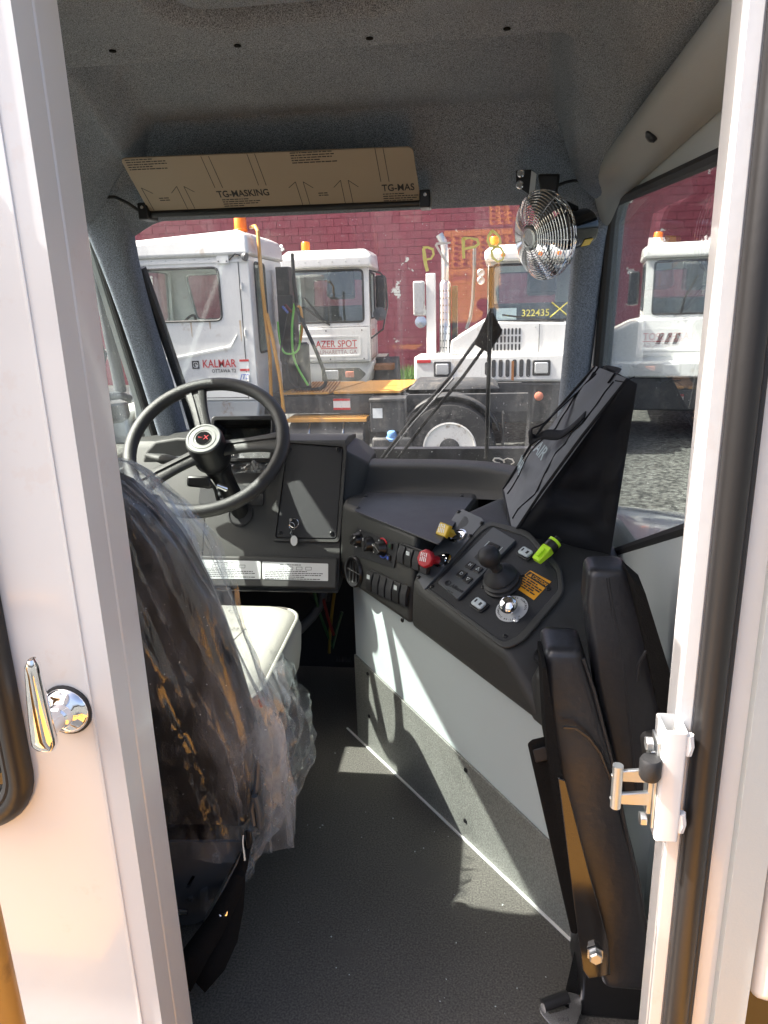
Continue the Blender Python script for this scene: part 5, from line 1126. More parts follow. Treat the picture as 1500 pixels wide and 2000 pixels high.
proto = MB().box(0.006, bl-0.006, WY-0.0, WY+0.05, 0.006, bh-0.006).build('block', 'block_red', bw, bevel=0)
first = True; rest = MB()
for r in range(0, 40):
    z = GZ+bh*r
    for c_ in range(-62, 62):
        x = c_*bl+(bl/2 if r % 2 else 0)
        if -8.9 < x < 3.6 and 13 <= r < 23:
            if first: proto.location = (x, 0, z); first = False
            else:
                q = proto.copy(); COL.objects.link(q); q.location = (x, 0, z); q.parent = bw; q.matrix_parent_inverse = proto.matrix_parent_inverse.copy()
        elif -20 < x < 22 and r < 38: rest.box(x+0.006, x+bl-0.006, WY, WY+0.05, z+0.006, z+bh-0.006)
stuff(rest.build('other_blocks', 'block_red', bw))
# grass at the wall foot
rnd = random.Random(3); g = MB()
for k in range(2600):
    x = rnd.uniform(-4.2, 1.2); y = rnd.uniform(19.9, 20.9); h_ = rnd.uniform(0.15, 0.55); d = Vector((rnd.uniform(-.12, .12), rnd.uniform(-.12, .12), 0)); w_ = 0.012
    g.add([(x-w_, y, GZ), (x+w_, y, GZ), (x+d.x*.5+w_*.6, y+d.y*.5, GZ+h_*.6), (x+d.x*.5-w_*.6, y+d.y*.5, GZ+h_*.6), (x+d.x*1.4, y+d.y*1.4, GZ+h_)], [(0, 1, 2, 3), (3, 2, 4)])
go = g.build('grass', 'grass'); stuff(go); go['label'] = 'tall green grass along the foot of the red wall'; go['category'] = 'grass'

mat('rust_light', (0.50, 0.40, 0.30), 0.7, var=0.2, vscale=30)
def truck(name, label, loc, rz):
    o = bpy.data.objects.new(name, None); COL.objects.link(o); o.location = loc; o.rotation_euler = (0, 0, rz); WM[o.name] = Matrix.Identity(4)
    tag(o, label, 'truck', 'yard trucks parked in the lot'); return o
def wheel(t, x, y, side, r=0.52, name='wheel'):
    """side: +1 outer face towards +x"""
    ax_ = (side, 0, 0)
    ty = MB().lathe((x-side*0.30, y, r), ax_, [(0.285, 0.05), (0.30, 0), (r-.03, 0.0), (r-.005, 0.03), (r, 0.05), (r, 0.25), (r-.005, 0.27), (r-.03, 0.30), (r-0.13, 0.31), (0.298, 0.30), (0.285, 0.06)], 44).build(name, 'tyre', t)
    rm = MB().lathe((x-side*0.01, y, r), ax_, [(0.296, 0), (0.302, 0.012), (0.285, 0.016), (0.272, -0.02), (0.262, -0.10), (0.21, -0.115), (0.150, -0.10), (0.125, -0.055), (0.120, 0.0), (0.08, 0.012), (0.0001, 0.014)], 40).build('rim', 'rim_white', ty)
    MB().lathe((x-side*0.02, y, r), ax_, [(0.118, 0.0), (0.116, 0.026), (0.06, 0.034), (0.0001, 0.034)], 28).build('hub', 'truck_black', rm)
    for k in range(10):
        a = 2*pi*k/10; MB().lathe((x-side*0.118, y+0.185*cos(a), r+0.185*sin(a)), ax_, [(0.024, 0.0), (0.024, 0.020), (0.014, 0.026)], 10).build('hand_hole', 'truck_black', rm)
    return ty
def shell(t, cx0, cx1, dep, z0, z1, wsh, side, rear, skin='truck_white'):
    o = MB().holed([(cx0, z0), (cx1, z0), (cx1, z1), (cx0, z1)], rpoly(wsh, 0.06), lambda a, b, h: Vector((a, h+0.06*(b-z0)/(z1-z0), b)), 0.05).build('cab_front', skin, t, bevel=0.01)
    MB().prism([Vector((a, 0.02+0.06*(b-z0)/(z1-z0), b)) for a, b in rpoly(wsh, 0.06)], (0, 0.006, 0)).build('windscreen', 'truck_glass', o)
    MB().tube([Vector((a, -0.002+0.06*(b-z0)/(z1-z0), b)) for a, b in rpoly(wsh, 0.06)], 0.016, 6, closed=True).build('gasket', 'rubber', o)
    for x, s_ in ((cx1, -1), (cx0, 1)):
        o = MB().holed([(0.05, z0), (dep, z0), (dep, z1), (0.05, z1)], rpoly(side, 0.07), lambda a, b, h: Vector((x+s_*h, a, b)), 0.05).build('cab_side', skin, t, bevel=0.01)
        MB().prism([Vector((x+s_*.03, a, b)) for a, b in rpoly(side, 0.07)], (s_*.006, 0, 0)).build('side_glass', 'truck_glass', o)
        MB().tube([Vector((x-s_*0.002, a, b)) for a, b in rpoly(side, 0.07)], 0.014, 6, closed=True).build('gasket', 'rubber', o)
    o = MB().holed([(cx0+.05, z0), (cx1-.05, z0), (cx1-.05, z1), (cx0+.05, z1)], rpoly(rear, 0.06), lambda a, b, h: Vector((a, dep-h, b)), 0.05).build('cab_rear', skin, t, bevel=0.01)
    MB().prism([Vector((a, dep-.03, b)) for a, b in rpoly(rear, 0.06)], (0, 0.006, 0)).build('rear_glass', 'truck_glass', o)
    MB().tube([Vector((a, dep+.002, b)) for a, b in rpoly(rear, 0.06)], 0.014, 6, closed=True).build('gasket', 'rubber', o)
    MB().box(cx0+.05, cx1-.05, 0.06, dep-.05, z0, z0+0.05).build('cab_floor', 'truck_black', t)
    MB().box(cx0+.06, cx1-.06, 0.11, 0.42, z0+.3, wsh[0][1]-0.02).build('inner_dash', 'truck_black', t, bevel=0.03)
    sx = cx1-0.55
    MB().hull([(sx-.22, 0.85, z0+.45), (sx+.22, 0.85, z0+.45), (sx-.22, 1.25, z0+.4), (sx+.22, 1.25, z0+.4), (sx-.2, 1.20, z0+1.05), (sx+.2, 1.20, z0+1.05), (sx-.2, 1.32, z0+1.05), (sx+.2, 1.32, z0+1.05)]).build('inner_seat', 'dark_grey', t, bevel=0.04)
    MB().tube([Vector((sx+0.22*cos(q), 0.55+0.10*sin(q), wsh[0][1]+0.03+0.17*sin(q))) for q in [2*pi*k/28 for k in range(28)]], 0.016, 6, closed=True).build('inner_steering_wheel', 'black_plastic', t)
def roofcap(t, cx0, cx1, dep, z1, rise0, rise1, ov=0.05, name='roof'):
    return MB().hull([(cx0-ov, -ov*1.6, z1), (cx1+ov, -ov*1.6, z1), (cx0-ov, dep+ov*.6, z1), (cx1+ov, dep+ov*.6, z1), (cx0-ov, -ov*1.6, z1+rise0*.6), (cx1+ov, -ov*1.6, z1+rise0*.6), (cx0+.04, 0.10, z1+rise0), (cx1-.04, 0.10, z1+rise0), (cx0+.04, dep-.12, z1+rise1), (cx1-.04, dep-.12, z1+rise1), (cx0-ov*.6, dep, z1+rise1*.8), (cx1+ov*.6, dep, z1+rise1*.8)]).build(name, 'truck_white', t, bevel=0.035, seg=3)
def beacon(t, x, y, z):
    o = MB().lathe((x, y, z), (0, 0, 1), [(0.075, 0), (0.075, 0.03), (0.07, 0.035), (0.066, 0.15), (0.055, 0.165), (0.0001, 0.17)], 20).build('beacon', 'lens_amber', t)
    return o
# --- truck in front, seen from its driver side ---
T1 = truck('yard_truck', 'white yard truck parked side-on with orange deck and black rear wheel', (-3.98, 9.05, GZ), radians(-90))
shell(T1, -0.35, 1.05, 1.55, 1.10, 2.66, [(-0.25, 1.85), (0.95, 1.85), (0.95, 2.58), (-0.25, 2.58)], [(0.38, 1.99), (1.20, 1.99), (1.20, 2.55), (0.28, 2.55)], [(0.46, 1.62), (0.86, 1.62), (0.86, 2.60), (0.46, 2.60)])
roofcap(T1, -0.35, 1.05, 1.55, 2.665, 0.19, 0.27)
MB().box(1.05, 1.062, 0.02, 1.56, 2.60, 2.63).build('drip_rail', 'truck_white', T1)
S1 = Fr((1.052, 0.0, 1.10), (0, 1, 0), (0, 0, 1))
MB().prism([S1(0.30, 0.42), S1(1.28, 0.58), S1(1.36, 0.72), S1(1.36, 0.74), S1(1.27, 0.61), S1(0.30, 0.45)], S1.z*0.012).build('body_crease', 'truck_white', T1, bevel=0.004)
a_ = S1(0.97, 0.405)
text('KALMAR', S1, 1.12, 0.415, 0.125, 'text_red', T1, h=0.004, bold=.02, sx=0.82); text('OTTAWA T2', S1, 1.17, 0.335, 0.055, 'ink', T1, h=0.004, bold=.015, sx=0.9)
MB().holed(rrect(0.80, 0.885, 0.365, 0.455, 0.005), rrect(0.812, 0.873, 0.377, 0.443, 0.02), lambda a, b, h: S1(a, b, .003+h), 0.002).build('emblem', 'ink', T1)
MB().tube([S1(0.843+0.018*cos(q), 0.41+0.02*sin(q), .005) for q in [k*0.5 for k in range(10)]], 0.006, 6).build('emblem', 'ink', T1)
dl = plate(S1, rrect(1.36, 1.47, 0.33, 0.46, 0.003), .002, .004, 'warning_decal', 'decal_white', T1); 
plate(S1, rrect(1.36, 1.47, 0.435, 0.46, 0.001), .004, .005, 'decal_band', 'text_red', dl); plate(S1, rrect(1.36, 1.47, 0.33, 0.355, 0.001), .004, .005, 'decal_band', 'text_red', dl)
d2 = plate(S1, rrect(1.33, 1.47, 0.22, 0.315, 0.003), .002, .004, 'fleet_decal', 'decal_white', T1); text('JTS', S1, 1.40, 0.265, 0.075, 'hose_blue', T1, h=.006, shear=.3, bold=.02)
pl1 = MB().obox((1.058, 1.27, 2.52+0.14), (0.02, 0, 0), (0, 0.07, 0), (0, 0, 0.075)).build('light_plate', 'truck_white', T1, bevel=0.006)
for dy in (-.045, .045):
    for dz in (-.05, .05): MB().lathe((1.079, 1.27+dy, 2.66+dz), (1, 0, 0), [(0.008, 0), (0.007, 0.006)], 8).build('bolt', 'truck_black', pl1)
MB().tube([(1.07, 1.34, 2.62), (1.09, 1.42, 2.68), (1.08, 1.48, 2.66)], 0.008, 6).build('lamp_wire', 'rubber', T1)
MB().lathe((1.08, 1.49, 2.66), (0.3, 1, -.3), [(0.02, 0), (0.045, 0.03), (0.045, 0.06)], 14).build('work_lamp', 'dark_grey', T1)
beacon(T1, 0.75, 1.40, 2.93)
for pts in ([(0.92, 1.66, 1.12), (0.92, 1.68, 1.6), (0.92, 1.66, 2.0), (0.90, 1.64, 2.4), (0.88, 1.63, 2.92), (0.80, 1.58, 2.98), (0.70, 1.5, 2.98)], [(1.0, 1.82, 0.95), (0.98, 1.80, 1.3), (0.96, 1.74, 1.75), (0.93, 1.68, 2.05)]):
    MB().tube(pts, 0.021, 10).build('grab_rail', 'deck_orange', T1)
# panel gaps, hinges, handle, rivets and rust runs
def gap(fr_, a0_, a1_, b0_, b1_, par, m='rubber'): return plate(fr_, [(a0_, b0_), (a1_, b0_), (a1_, b1_), (a0_, b1_)], 0.0005, 0.003, 'panel_gap', m, par)
gap(S1, 1.43, 1.438, 0.02, 1.50, T1); gap(S1, 0.20, 0.208, 0.02, 0.86, T1); gap(S1, 0.20, 1.43, 0.03, 0.037, T1); gap(S1, 0.06, 1.54, 1.515, 1.521, T1)
for z in (0.25, 0.75, 1.25): MB().tube([S1(1.455, z-0.035, .012), S1(1.455, z+0.035, .012)], 0.012, 8).build('hinge', 'truck_white', T1)
MB().tube([S1(0.30, 0.62, .004), S1(0.30, 0.62, .03), S1(0.42, 0.62, .03), S1(0.42, 0.62, .004)], 0.009, 8).build('door_handle', 'truck_black', T1)
for k in range(9): MB().lathe(S1(0.12+0.165*k, 1.535, .0), S1.z, [(0.010, 0), (0.008, 0.006)], 8).build('rivet', 'truck_grey', T1)
for a_, l_ in ((0.52, .10), (0.83, .16), (1.05, .08), (1.40, .22)): plate(S1, [(a_, 0.88-l_), (a_+0.008, 0.88-l_), (a_+0.016, 0.885), (a_-0.008, 0.885)], .0004, .0012, 'rust_run', 'rust_light', T1)
# hood and front end (mostly hidden)
MB().hull([(-1.25, -0.45, 0.95), (-0.36, -0.45, 0.95), (-1.25, -0.35, 1.35), (-0.36, -0.35, 1.45), (-1.25, 1.2, 1.0), (-0.36, 1.2, 1.0), (-1.2, 1.2, 1.75), (-0.36, 1.2, 1.80)]).build('hood', 'truck_white', T1, bevel=0.04)
MB().box(-1.25, 1.10, -0.55, -0.05, 0.60, 0.98).build('bumper', 'truck_grey', T1, bevel=0.03)
MB().hull([(1.04, 0.03, 0.75), (1.04, 1.5, 0.75), (-0.3, 0.03, 0.75), (-0.3, 1.5, 0.75), (1.04, 0.03, 1.10), (1.04, 1.55, 1.10), (-0.3, 0.03, 1.10), (-0.3, 1.55, 1.10)]).build('cab_skirt', 'truck_grey', T1, bevel=0.02)
st1 = MB().box(1.0, 1.25, 0.25, 1.40, 0.62, 0.66).build('side_step', 'truck_black', T1)
for k in range(22): MB().hull([(1.25, 0.27+k*0.051, 0.60), (1.25, 0.32+k*0.051, 0.60), (1.25, 0.295+k*0.051, 0.69), (1.27, 0.27+k*0.051, 0.60), (1.27, 0.32+k*0.051, 0.60), (1.27, 0.295+k*0.051, 0.69)]).build('tread_tooth', 'truck_black', st1)
wheel(T1, 0.98, 0.35, 1); 
# frame, deck, rear wheel
for x in (-0.45, 0.72): MB().box(x-.05, x+.05, 0.6, 4.6, 0.90, 1.10).build('frame_rail', 'truck_black', T1)
MB().prism([(-0.5, 1.75, 1.12), (0.74, 1.75, 1.12), (0.74, 2.30, 1.12), (-0.5, 2.55, 1.12)], (0, 0, 0.02)).build('deck_tread', 'deck_orange', T1)
dkp = [o_ for o_ in T1.children if o_.name.startswith('deck_tread')][0]
for k in range(13): MB().obox((0.10, 1.80+0.04*k, 1.146), (0.58, 0.06, 0), (0, 0.006, 0), (0, 0, 0.006)).build('tread_bar', 'rust', dkp)
MB().prism([(-0.5, 2.62, 1.12), (0.74, 2.36, 1.12), (0.74, 3.15, 1.12), (-0.5, 3.30, 1.12)], (0, 0, 0.03)).build('deck_plate', 'deck_orange', T1, bevel=0.004)
MB().box(0.62, 1.0, 1.85, 2.78, 0.83, 0.875).build('catwalk', 'deck_orange', T1, bevel=0.006)
d3 = plate(Fr((0.773, 0, 0), (0, 1, 0), (0, 0, 1)), rrect(2.36, 2.56, 0.94, 1.07, 0.003), 0, .004, 'warning_decal', 'decal_white', T1)
f3 = Fr((0.777, 0, 0), (0, 1, 0), (0, 0, 1)); plate(f3, rrect(2.36, 2.56, 1.045, 1.07, 0.001), 0, .003, 'decal_band', 'text_red', d3); plate(f3, rrect(2.36, 2.56, 0.94, 0.965, 0.001), 0, .003, 'decal_band', 'text_red', d3)
bx = MB().box(0.55, 1.05, 2.83, 3.22, 0.72, 1.08).build('battery_box', 'truck_black', T1, bevel=0.012)
MB().box(0.54, 1.065, 2.82, 3.235, 1.06, 1.10).build('box_lid', 'truck_black', bx, bevel=0.01)
plate(Fr((1.05, 0, 0), (0, 1, 0), (0, 0, 1)), rrect(2.86, 2.97, 0.88, 0.99, 0.004), .001, .003, 'box_sticker', 'decal_white', bx)
tk_ = MB().lathe((0.80, 1.85, 0.60), (0, 1, 0), [(0.20, 0), (0.22, 0.02), (0.22, 0.88), (0.20, 0.90)], 26).build('fuel_tank', 'truck_black', T1)
for y in (2.1, 2.5): MB().tube([(0.80+0.228*cos(q), y, 0.60+0.228*sin(q)) for q in [2*pi*k/26 for k in range(26)]], 0.012, 6, closed=True).build('tank_strap', 'steel', tk_)
plate(Fr((1.022, 0, 0), (0, 1, 0), (0, 0, 1)), rrect(2.14, 2.25, 0.60, 0.68, 0.003), .001, .003, 'tank_sticker', 'decal_pale', tk_)
df = MB().box(0.6, 1.08, 2.84, 3.30, 0.38, 0.66).build('fluid_tank', 'truck_black', T1, bevel=0.03)
MB().lathe((1.02, 3.07, 0.64), (0.4, 0, 1), [(0.07, 0), (0.07, 0.03), (0.055, 0.035), (0.052, 0.08), (0.035, 0.10), (0.0001, 0.105)], 20).build('blue_cap', 'cap_blue', df)
wheel(T1, 1.02, 3.72, 1); wheel(T1, -0.95, 3.72, -1)
MB().tube([(-0.9, 3.72, 0.52), (0.85, 3.72, 0.52)], 0.10, 12).build('axle', 'truck_black', T1)
# quarter fender over the wheel
rows = []
for k in range(19):
    q = radians(20+140*k/18); rows.append([(x, 3.72-0.60*cos(q), 0.52+0.60*sin(q)) for x in (0.66, 1.02)])
o = MB().grid(rows).build('fender', 'truck_black', T1, smooth=80); md = o.modifiers.new('sol', 'SOLIDIFY'); md.thickness = 0.02
MB().obox((0.84, 4.32, 0.55), (0.19, 0, 0), (0, 0.008, 0), (0, 0, 0.36)).build('mud_flap', 'rubber', T1)
MB().hull([(-0.45, 3.2, 1.12), (0.45, 3.2, 1.12), (-0.45, 4.3, 1.12), (0.45, 4.3, 1.12), (-0.35, 3.3, 1.20), (0.35, 3.3, 1.20), (-0.25, 4.2, 1.19), (0.25, 4.2, 1.19)]).build('fifth_wheel', 'truck_black', T1, bevel=0.02)
# hose tower
MB().box(0.05, 0.30, 1.64, 1.83, 1.12, 2.25).build('hose_tower', 'truck_black', T1, bevel=0.01)
MB().box(0.05, 0.22, 1.62, 1.78, 2.25, 2.58).build('tower_cap', 'truck_black', T1, bevel=0.01)
MB().lathe((0.36, 1.93, 1.12), (0, 0, 1), [(0.085, 0), (0.085, 0.55), (0.06, 0.58)], 16).build('air_tank', 'rubber', T1)
MB().tube([(0.3, 1.86, 2.72), (0.3, 1.86, 2.4), (0.3, 1.88, 2.15)], 0.022, 8).build('hose_spring', 'rubber', T1)
for m_, r_, pts in (('rubber', .022, [(0.35, 2.22, 2.15), (0.45, 2.35, 1.95), (0.52, 2.6, 1.55), (0.56, 2.72, 1.28), (0.56, 2.66, 1.18), (0.52, 2.45, 1.15), (0.48, 2.2, 1.17), (0.45, 2.05, 1.30), (0.42, 2.0, 1.6)]),
                    ('hose_green', .014, [(0.35, 2.20, 2.15), (0.42, 2.16, 1.9), (0.46, 2.16, 1.6), (0.46, 2.22, 1.42), (0.5, 2.4, 1.2)]),
                    ('hose_green', .012, [(0.42, 1.92, 1.95), (0.45, 1.95, 1.7), (0.48, 2.05, 1.58), (0.45, 2.25, 1.62), (0.40, 2.30, 1.9)]),
                    ('deck_orange', .016, [(0.35, 2.22, 2.1), (0.42, 2.32, 2.1), (0.44, 2.34, 1.9), (0.42, 2.28, 1.7)]),
                    ('hose_blue', .014, [(0.36, 2.0, 2.12), (0.42, 2.1, 2.05)]), ('hose_red', .014, [(0.36, 2.05, 2.14), (0.42, 2.16, 2.06)]),
                    ('rubber', .012, [(0.38, 2.1, 2.1), (0.46, 1.98, 1.7), (0.48, 1.96, 1.5), (0.46, 2.05, 1.45)])):
    fine = []
    P_ = [Vector((p[0], 1.72+(p[1]-2.0)*0.72, p[2])) for p in pts]
    for i in range(len(P_)-1):
        p0, p1_, p2_, p3 = P_[max(i-1, 0)], P_[i], P_[i+1], P_[min(i+2, len(P_)-1)]
        for k in range(5):
            s_ = k/5; fine.append(0.5*((2*p1_)+(p2_-p0)*s_+(2*p0-5*p1_+4*p2_-p3)*s_*s_+(-p0+3*p1_-3*p2_+p3)*s_**3))
    fine.append(P_[-1]); MB().tube(fine, r_, 8).build('air_hose', m_, T1)
# --- truck facing us at centre left ---
T2 = truck('yard_truck', 'white yard truck facing us with red two-line lettering under its windscreen', (-2.18, 11.1, GZ), radians(3))
shell(T2, -0.64, 0.62, 1.5, 1.82, 2.66, [(-0.55, 1.88), (0.53, 1.88), (0.53, 2.63), (-0.55, 2.63)], [(0.25, 1.92), (1.05, 1.92), (1.05, 2.60), (0.18, 2.60)], [(-0.45, 1.95), (0.40, 1.95), (0.40, 2.55), (-0.45, 2.55)])
roofcap(T2, -0.64, 0.62, 1.5, 2.665, 0.26, 0.30)
for k in range(6): MB().lathe((-0.5+0.2*k, -0.082, 2.74), (0, -1, 0), [(0.012, 0), (0.01, 0.012)], 8).build('roof_bolt', 'truck_grey', T2)
MB().hull([(x, y, z) for x in (-0.64, 0.62) for y in (-0.02, 1.5) for z in (1.28, 1.82)]).build('cab_lower', 'truck_white', T2, bevel=0.02)
S2_ = Fr((0, -0.0205, 0), (1, 0, 0), (0, 0, 1))
fp = plate(S2_, rrect(-0.62, 0.58, 1.31, 1.79, 0.02), 0.0, 0.015, 'front_panel', 'truck_white', T2, bevel=0.006)
MB().holed(rrect(-0.50, 0.48, 1.36, 1.68, 0.05), rrect(-0.47, 0.45, 1.39, 1.65, 0.04), lambda a, b, h: S2_(a, b, .015+h), 0.012).build('panel_bead', 'truck_white', fp, bevel=0.004)
text('LAZER SPOT', S2_, 0.07, 1.555, 0.145, 'text_red', T2, h=.018, bold=.02, sx=0.86); text('ALPHARETTA, GA', S2_, 0.10, 1.435, 0.085, 'text_dull', T2, h=.018, sx=0.92)
MB().prism([S2_(-0.14, 1.485, .017), S2_(0.42, 1.485, .017), S2_(0.42, 1.50, .017), S2_(-0.14, 1.50, .017)], S2_.z*.002).build('underline', 'text_red', T2)
for x, z in ((-.05, 1.755), (.5, 1.755), (-.5, 1.33), (0, 1.33), (.52, 1.33)): MB().lathe(S2_(x, z, .015), (0, -1, 0), [(0.012, 0), (0.010, 0.008)], 8).build('panel_bolt', 'truck_black', T2)
S2b = Fr((0.6205, 0, 0), (0, 1, 0), (0, 0, 1)); text('LAZER', S2b, 0.55, 1.70, 0.13, 'text_red', T2, h=.004, sx=1.5, bold=.02); text('SPOT', S2b, 0.55, 1.58, 0.09, 'text_dull', T2, h=.004, sx=1.6)
lo = MB().hull([(-0.64, -0.03, 0.95), (0.56, -0.03, 0.95), (0.66, 0.1, 1.27), (-0.64, -0.06, 1.27), (-0.64, 0.6, 0.95), (0.60, 0.6, 0.95), (0.66, 0.6, 1.27), (-0.64, 0.6, 1.27)]).build('front_apron', 'truck_grey', T2, bevel=0.03)
S2c = Fr((0, -0.05, 0), (1, 0, 0), (0, 0.09, -1)); S2c = Fr((0, -0.062, 1.1), (1, 0, 0), (0, -0.03, 0.32))
plate(S2c, rpoly([(-0.14, -0.10), (0.44, -0.10), (0.55, 0.0), (0.44, 0.10), (-0.14, 0.10)], 0.03), 0.0, 0.012, 'lamp_recess', 'truck_black', lo, bevel=0.004)
plate(S2c, rrect(-0.10, 0.12, -0.07, 0.07, 0.02), 0.012, 0.035, 'headlamp', 'lens_clear', lo, bevel=0.008); plate(S2c, rrect(0.23, 0.36, -0.045, 0.045, 0.01), 0.012, 0.03, 'marker_lamp', 'lens_dull', lo, bevel=0.006)
MB().box(-0.64, -0.42, -0.09, -0.03, 0.97, 1.20).build('tow_recess', 'truck_black', lo)
o = MB().hull([(0.70, 0.25, 2.05), (0.86, 0.25, 2.05), (0.70, 0.25, 2.55), (0.86, 0.25, 2.55), (0.70, 0.33, 2.05), (0.86, 0.33, 2.05), (0.70, 0.33, 2.55), (0.86, 0.33, 2.55)]).build('mirror', 'black_plastic', T2, bevel=0.03)
MB().lathe((0.76, 0.24, 1.98), (0, -1, 0.1), [(0.02, -0.05), (0.10, -0.03), (0.105, 0.0), (0.0001, 0.02)], 18).build('convex_mirror', 'dark_grey', o)
MB().tube([(0.62, 0.15, 2.62), (0.78, 0.25, 2.58), (0.86, 0.29, 2.5), (0.88, 0.30, 2.1), (0.80, 0.28, 1.75), (0.62, 0.15, 1.62)], 0.014, 8).build('mirror_bar', 'black_metal', o)
MB().tube([(-0.35, -0.03, 2.25), (-0.15, -0.04, 1.98), (-0.02, -0.03, 1.86)], 0.012, 8).build('wiper_arm', 'black_metal', T2); MB().tube([(-0.35, -0.03, 2.1), (-0.12, -0.04, 1.92), (0.02, -0.04, 1.84)], 0.014, 8).build('wiper_blade', 'rubber', T2)
beacon(T2, -0.45, 0.9, 2.95)
MB().hull([(-1.6, -0.35, 0.9), (-0.65, -0.35, 0.9), (-1.55, -0.3, 1.4), (-0.65, -0.3, 1.45), (-1.6, 1.3, 0.9), (-0.65, 1.3, 0.9), (-1.55, 1.3, 1.75), (-0.65, 1.3, 1.8)]).build('hood', 'truck_white', T2, bevel=0.05)
MB().tube([(-1.12, 1.55, 1.2), (-1.12, 1.55, 2.85), (-1.08, 1.55, 3.02), (-0.94, 1.55, 3.10)], 0.055, 12).build('exhaust_pipe', 'zinc', T2)
wheel(T2, 0.92, 1.05, 1); wheel(T2, -1.5, 0.9, -1)
fd = MB(); rows = []
for k in range(15):
    q = radians(10+150*k/14); rows.append([(x, 1.05-0.62*cos(q), 0.60+0.68*sin(q)) for x in (0.62, 1.0)])
o = fd.grid(rows).build('fender', 'truck_black', T2, smooth=80); md = o.modifiers.new('sol', 'SOLIDIFY'); md.thickness = 0.03
MB().box(-1.0, 0.6, 0.6, 4.8, 0.80, 1.10).build('chassis', 'truck_black', T2)
MB().box(0.62, 0.95, 0.30, 0.75, 1.12, 1.20).build('rusty_step', 'rust', T2, bevel=0.01)
gap(S2b, 0.12, 0.128, 1.30, 2.62, T2); gap(S2b, 1.15, 1.158, 1.30, 2.62, T2); gap(S2b, 0.12, 1.15, 1.30, 1.308, T2)
for k in range(5): plate(S2b, [(0.2+0.21*k, 1.28), (0.29+0.21*k, 1.28), (0.26+0.21*k, 1.34+0.03*(k % 3)), (0.23+0.21*k, 1.36)], .001, .002, 'rust_patch', 'rust', T2)
gap(S2_, -0.60, 0.60, 1.805, 1.812, T2)
# --- truck facing us at right, with wide grille ---
T3 = truck('yard_truck', 'white yard truck facing us with slotted grille, number on its windscreen', (0.30, 10.6, GZ), radians(-1.5))
shell(T3, -0.10, 1.25, 1.5, 1.78, 2.64, [(-0.03, 1.84), (1.18, 1.84), (1.18, 2.60), (-0.03, 2.60)], [(0.25, 1.92), (1.05, 1.92), (1.05, 2.58), (0.18, 2.58)], [(0.05, 1.95), (0.95, 1.95), (0.95, 2.55), (0.05, 2.55)])
roofcap(T3, -0.10, 1.25, 1.5, 2.645, 0.22, 0.26)
hd3 = MB().prism([(-0.62, -0.29, 1.385), (1.25, -0.29, 1.385), (1.25, -0.29, 1.80), (0.0, -0.29, 1.84), (-0.14, -0.29, 1.87), (-0.60, -0.29, 1.60)], (0, 1.5, 0)).build('hood', 'truck_white', T3, bevel=0.02)
S3 = Fr((0.0, -0.292, 1.40), (1, 0, 0), (0, 0, 1))
for r_ in range(3):
    for k in range(9):
        a, b = -0.06+0.050*k, 0.10+0.105*r_
        plate(S3, rrect(a-0.013, a+0.013, b-0.043, b+0.043, 0.010), -0.010, 0.004, 'louvre', 'truck_black', hd3)
bm3 = MB().hull([(-1.12, -0.36, 1.05), (1.40, -0.42, 1.02), (-1.12, -0.36, 1.40), (1.40, -0.42, 1.42), (-1.12, 0.3, 1.05), (1.40, 0.3, 1.02), (-1.12, 0.3, 1.40), (1.40, 0.3, 1.42)]).build('bumper', 'truck_white', T3, bevel=0.04)
gap(S3, -0.60, 1.24, 0.005, 0.011, hd3); gap(S3, 0.60, 0.607, 0.01, 0.42, hd3)
for a_, b_ in ((-0.55, .05), (-0.3, .05), (0.5, .05), (0.9, .05), (1.15, .05), (0.55, .36), (1.15, .36)): MB().lathe(S3(a_, b_, 0), S3.z, [(0.011, 0), (0.009, 0.007)], 8).build('bolt', 'truck_grey', hd3)
for k in range(5): MB().lathe((0.1+0.25*k, -0.088, 2.72), (0, -1, 0), [(0.03, 0), (0.026, 0.02), (0.0001, 0.024)], 12).build('roof_marker', 'lens_amber', T3)
S3b = Fr((0, -0.387, 1.22), (1, -0.0238, 0), (0, 0, 1))
for k in range(8): plate(S3b, rrect(-0.10+0.094*k-0.028, -0.10+0.094*k+0.028, -0.12 if 0 < k < 7 else -.09, 0.12 if 0 < k < 7 else .09, 0.026), -0.02, 0.006, 'grille_slot', 'truck_black', bm3)
for x in (-0.72, 0.64):
    o = plate(S3b, rrect(x-0.12, x+0.12, -0.105, 0.105, 0.02), -0.02, 0.012, 'headlamp_bezel', 'truck_black', bm3, bevel=0.004); plate(S3b, rrect(x-0.09, x+0.09, -0.075, 0.075, 0.02), 0.012, 0.03, 'headlamp', 'lens_clear', o, bevel=0.01)
plate(S3b, rrect(-1.08, -0.88, 0.09, 0.13, 0.01), 0.0, 0.012, 'reflector', 'text_red', bm3)
plate(S3b, rrect(0.235, 0.27, -0.17, 0.10, 0.004), 0.006, 0.008, 'rust_streak', 'rust', bm3)
lb3 = MB().hull([(-0.4, -0.34, 0.45), (1.40, -0.34, 0.45), (-0.4, -0.38, 1.03), (1.40, -0.40, 1.01), (-0.4, 0.2, 0.45), (1.4, 0.2, 0.45), (-0.4, 0.2, 1.03), (1.4, 0.2, 1.01)]).build('lower_bumper', 'truck_black', T3, bevel=0.03)
MB().lathe((0.62, -0.375, 0.83), (0, -1, -0.05), [(0.062, 0), (0.060, 0.02), (0.04, 0.03), (0.0001, 0.032)], 20).build('amber_lamp', 'lens_dull', lb3)
S3c = Fr((0, -0.006, 1.78), (1, 0, 0), (0, 0.06, 0.86))
text('322435', S3c, 0.56, 0.16, 0.13, 'marker_yellow', T3, h=.022, bold=.015)
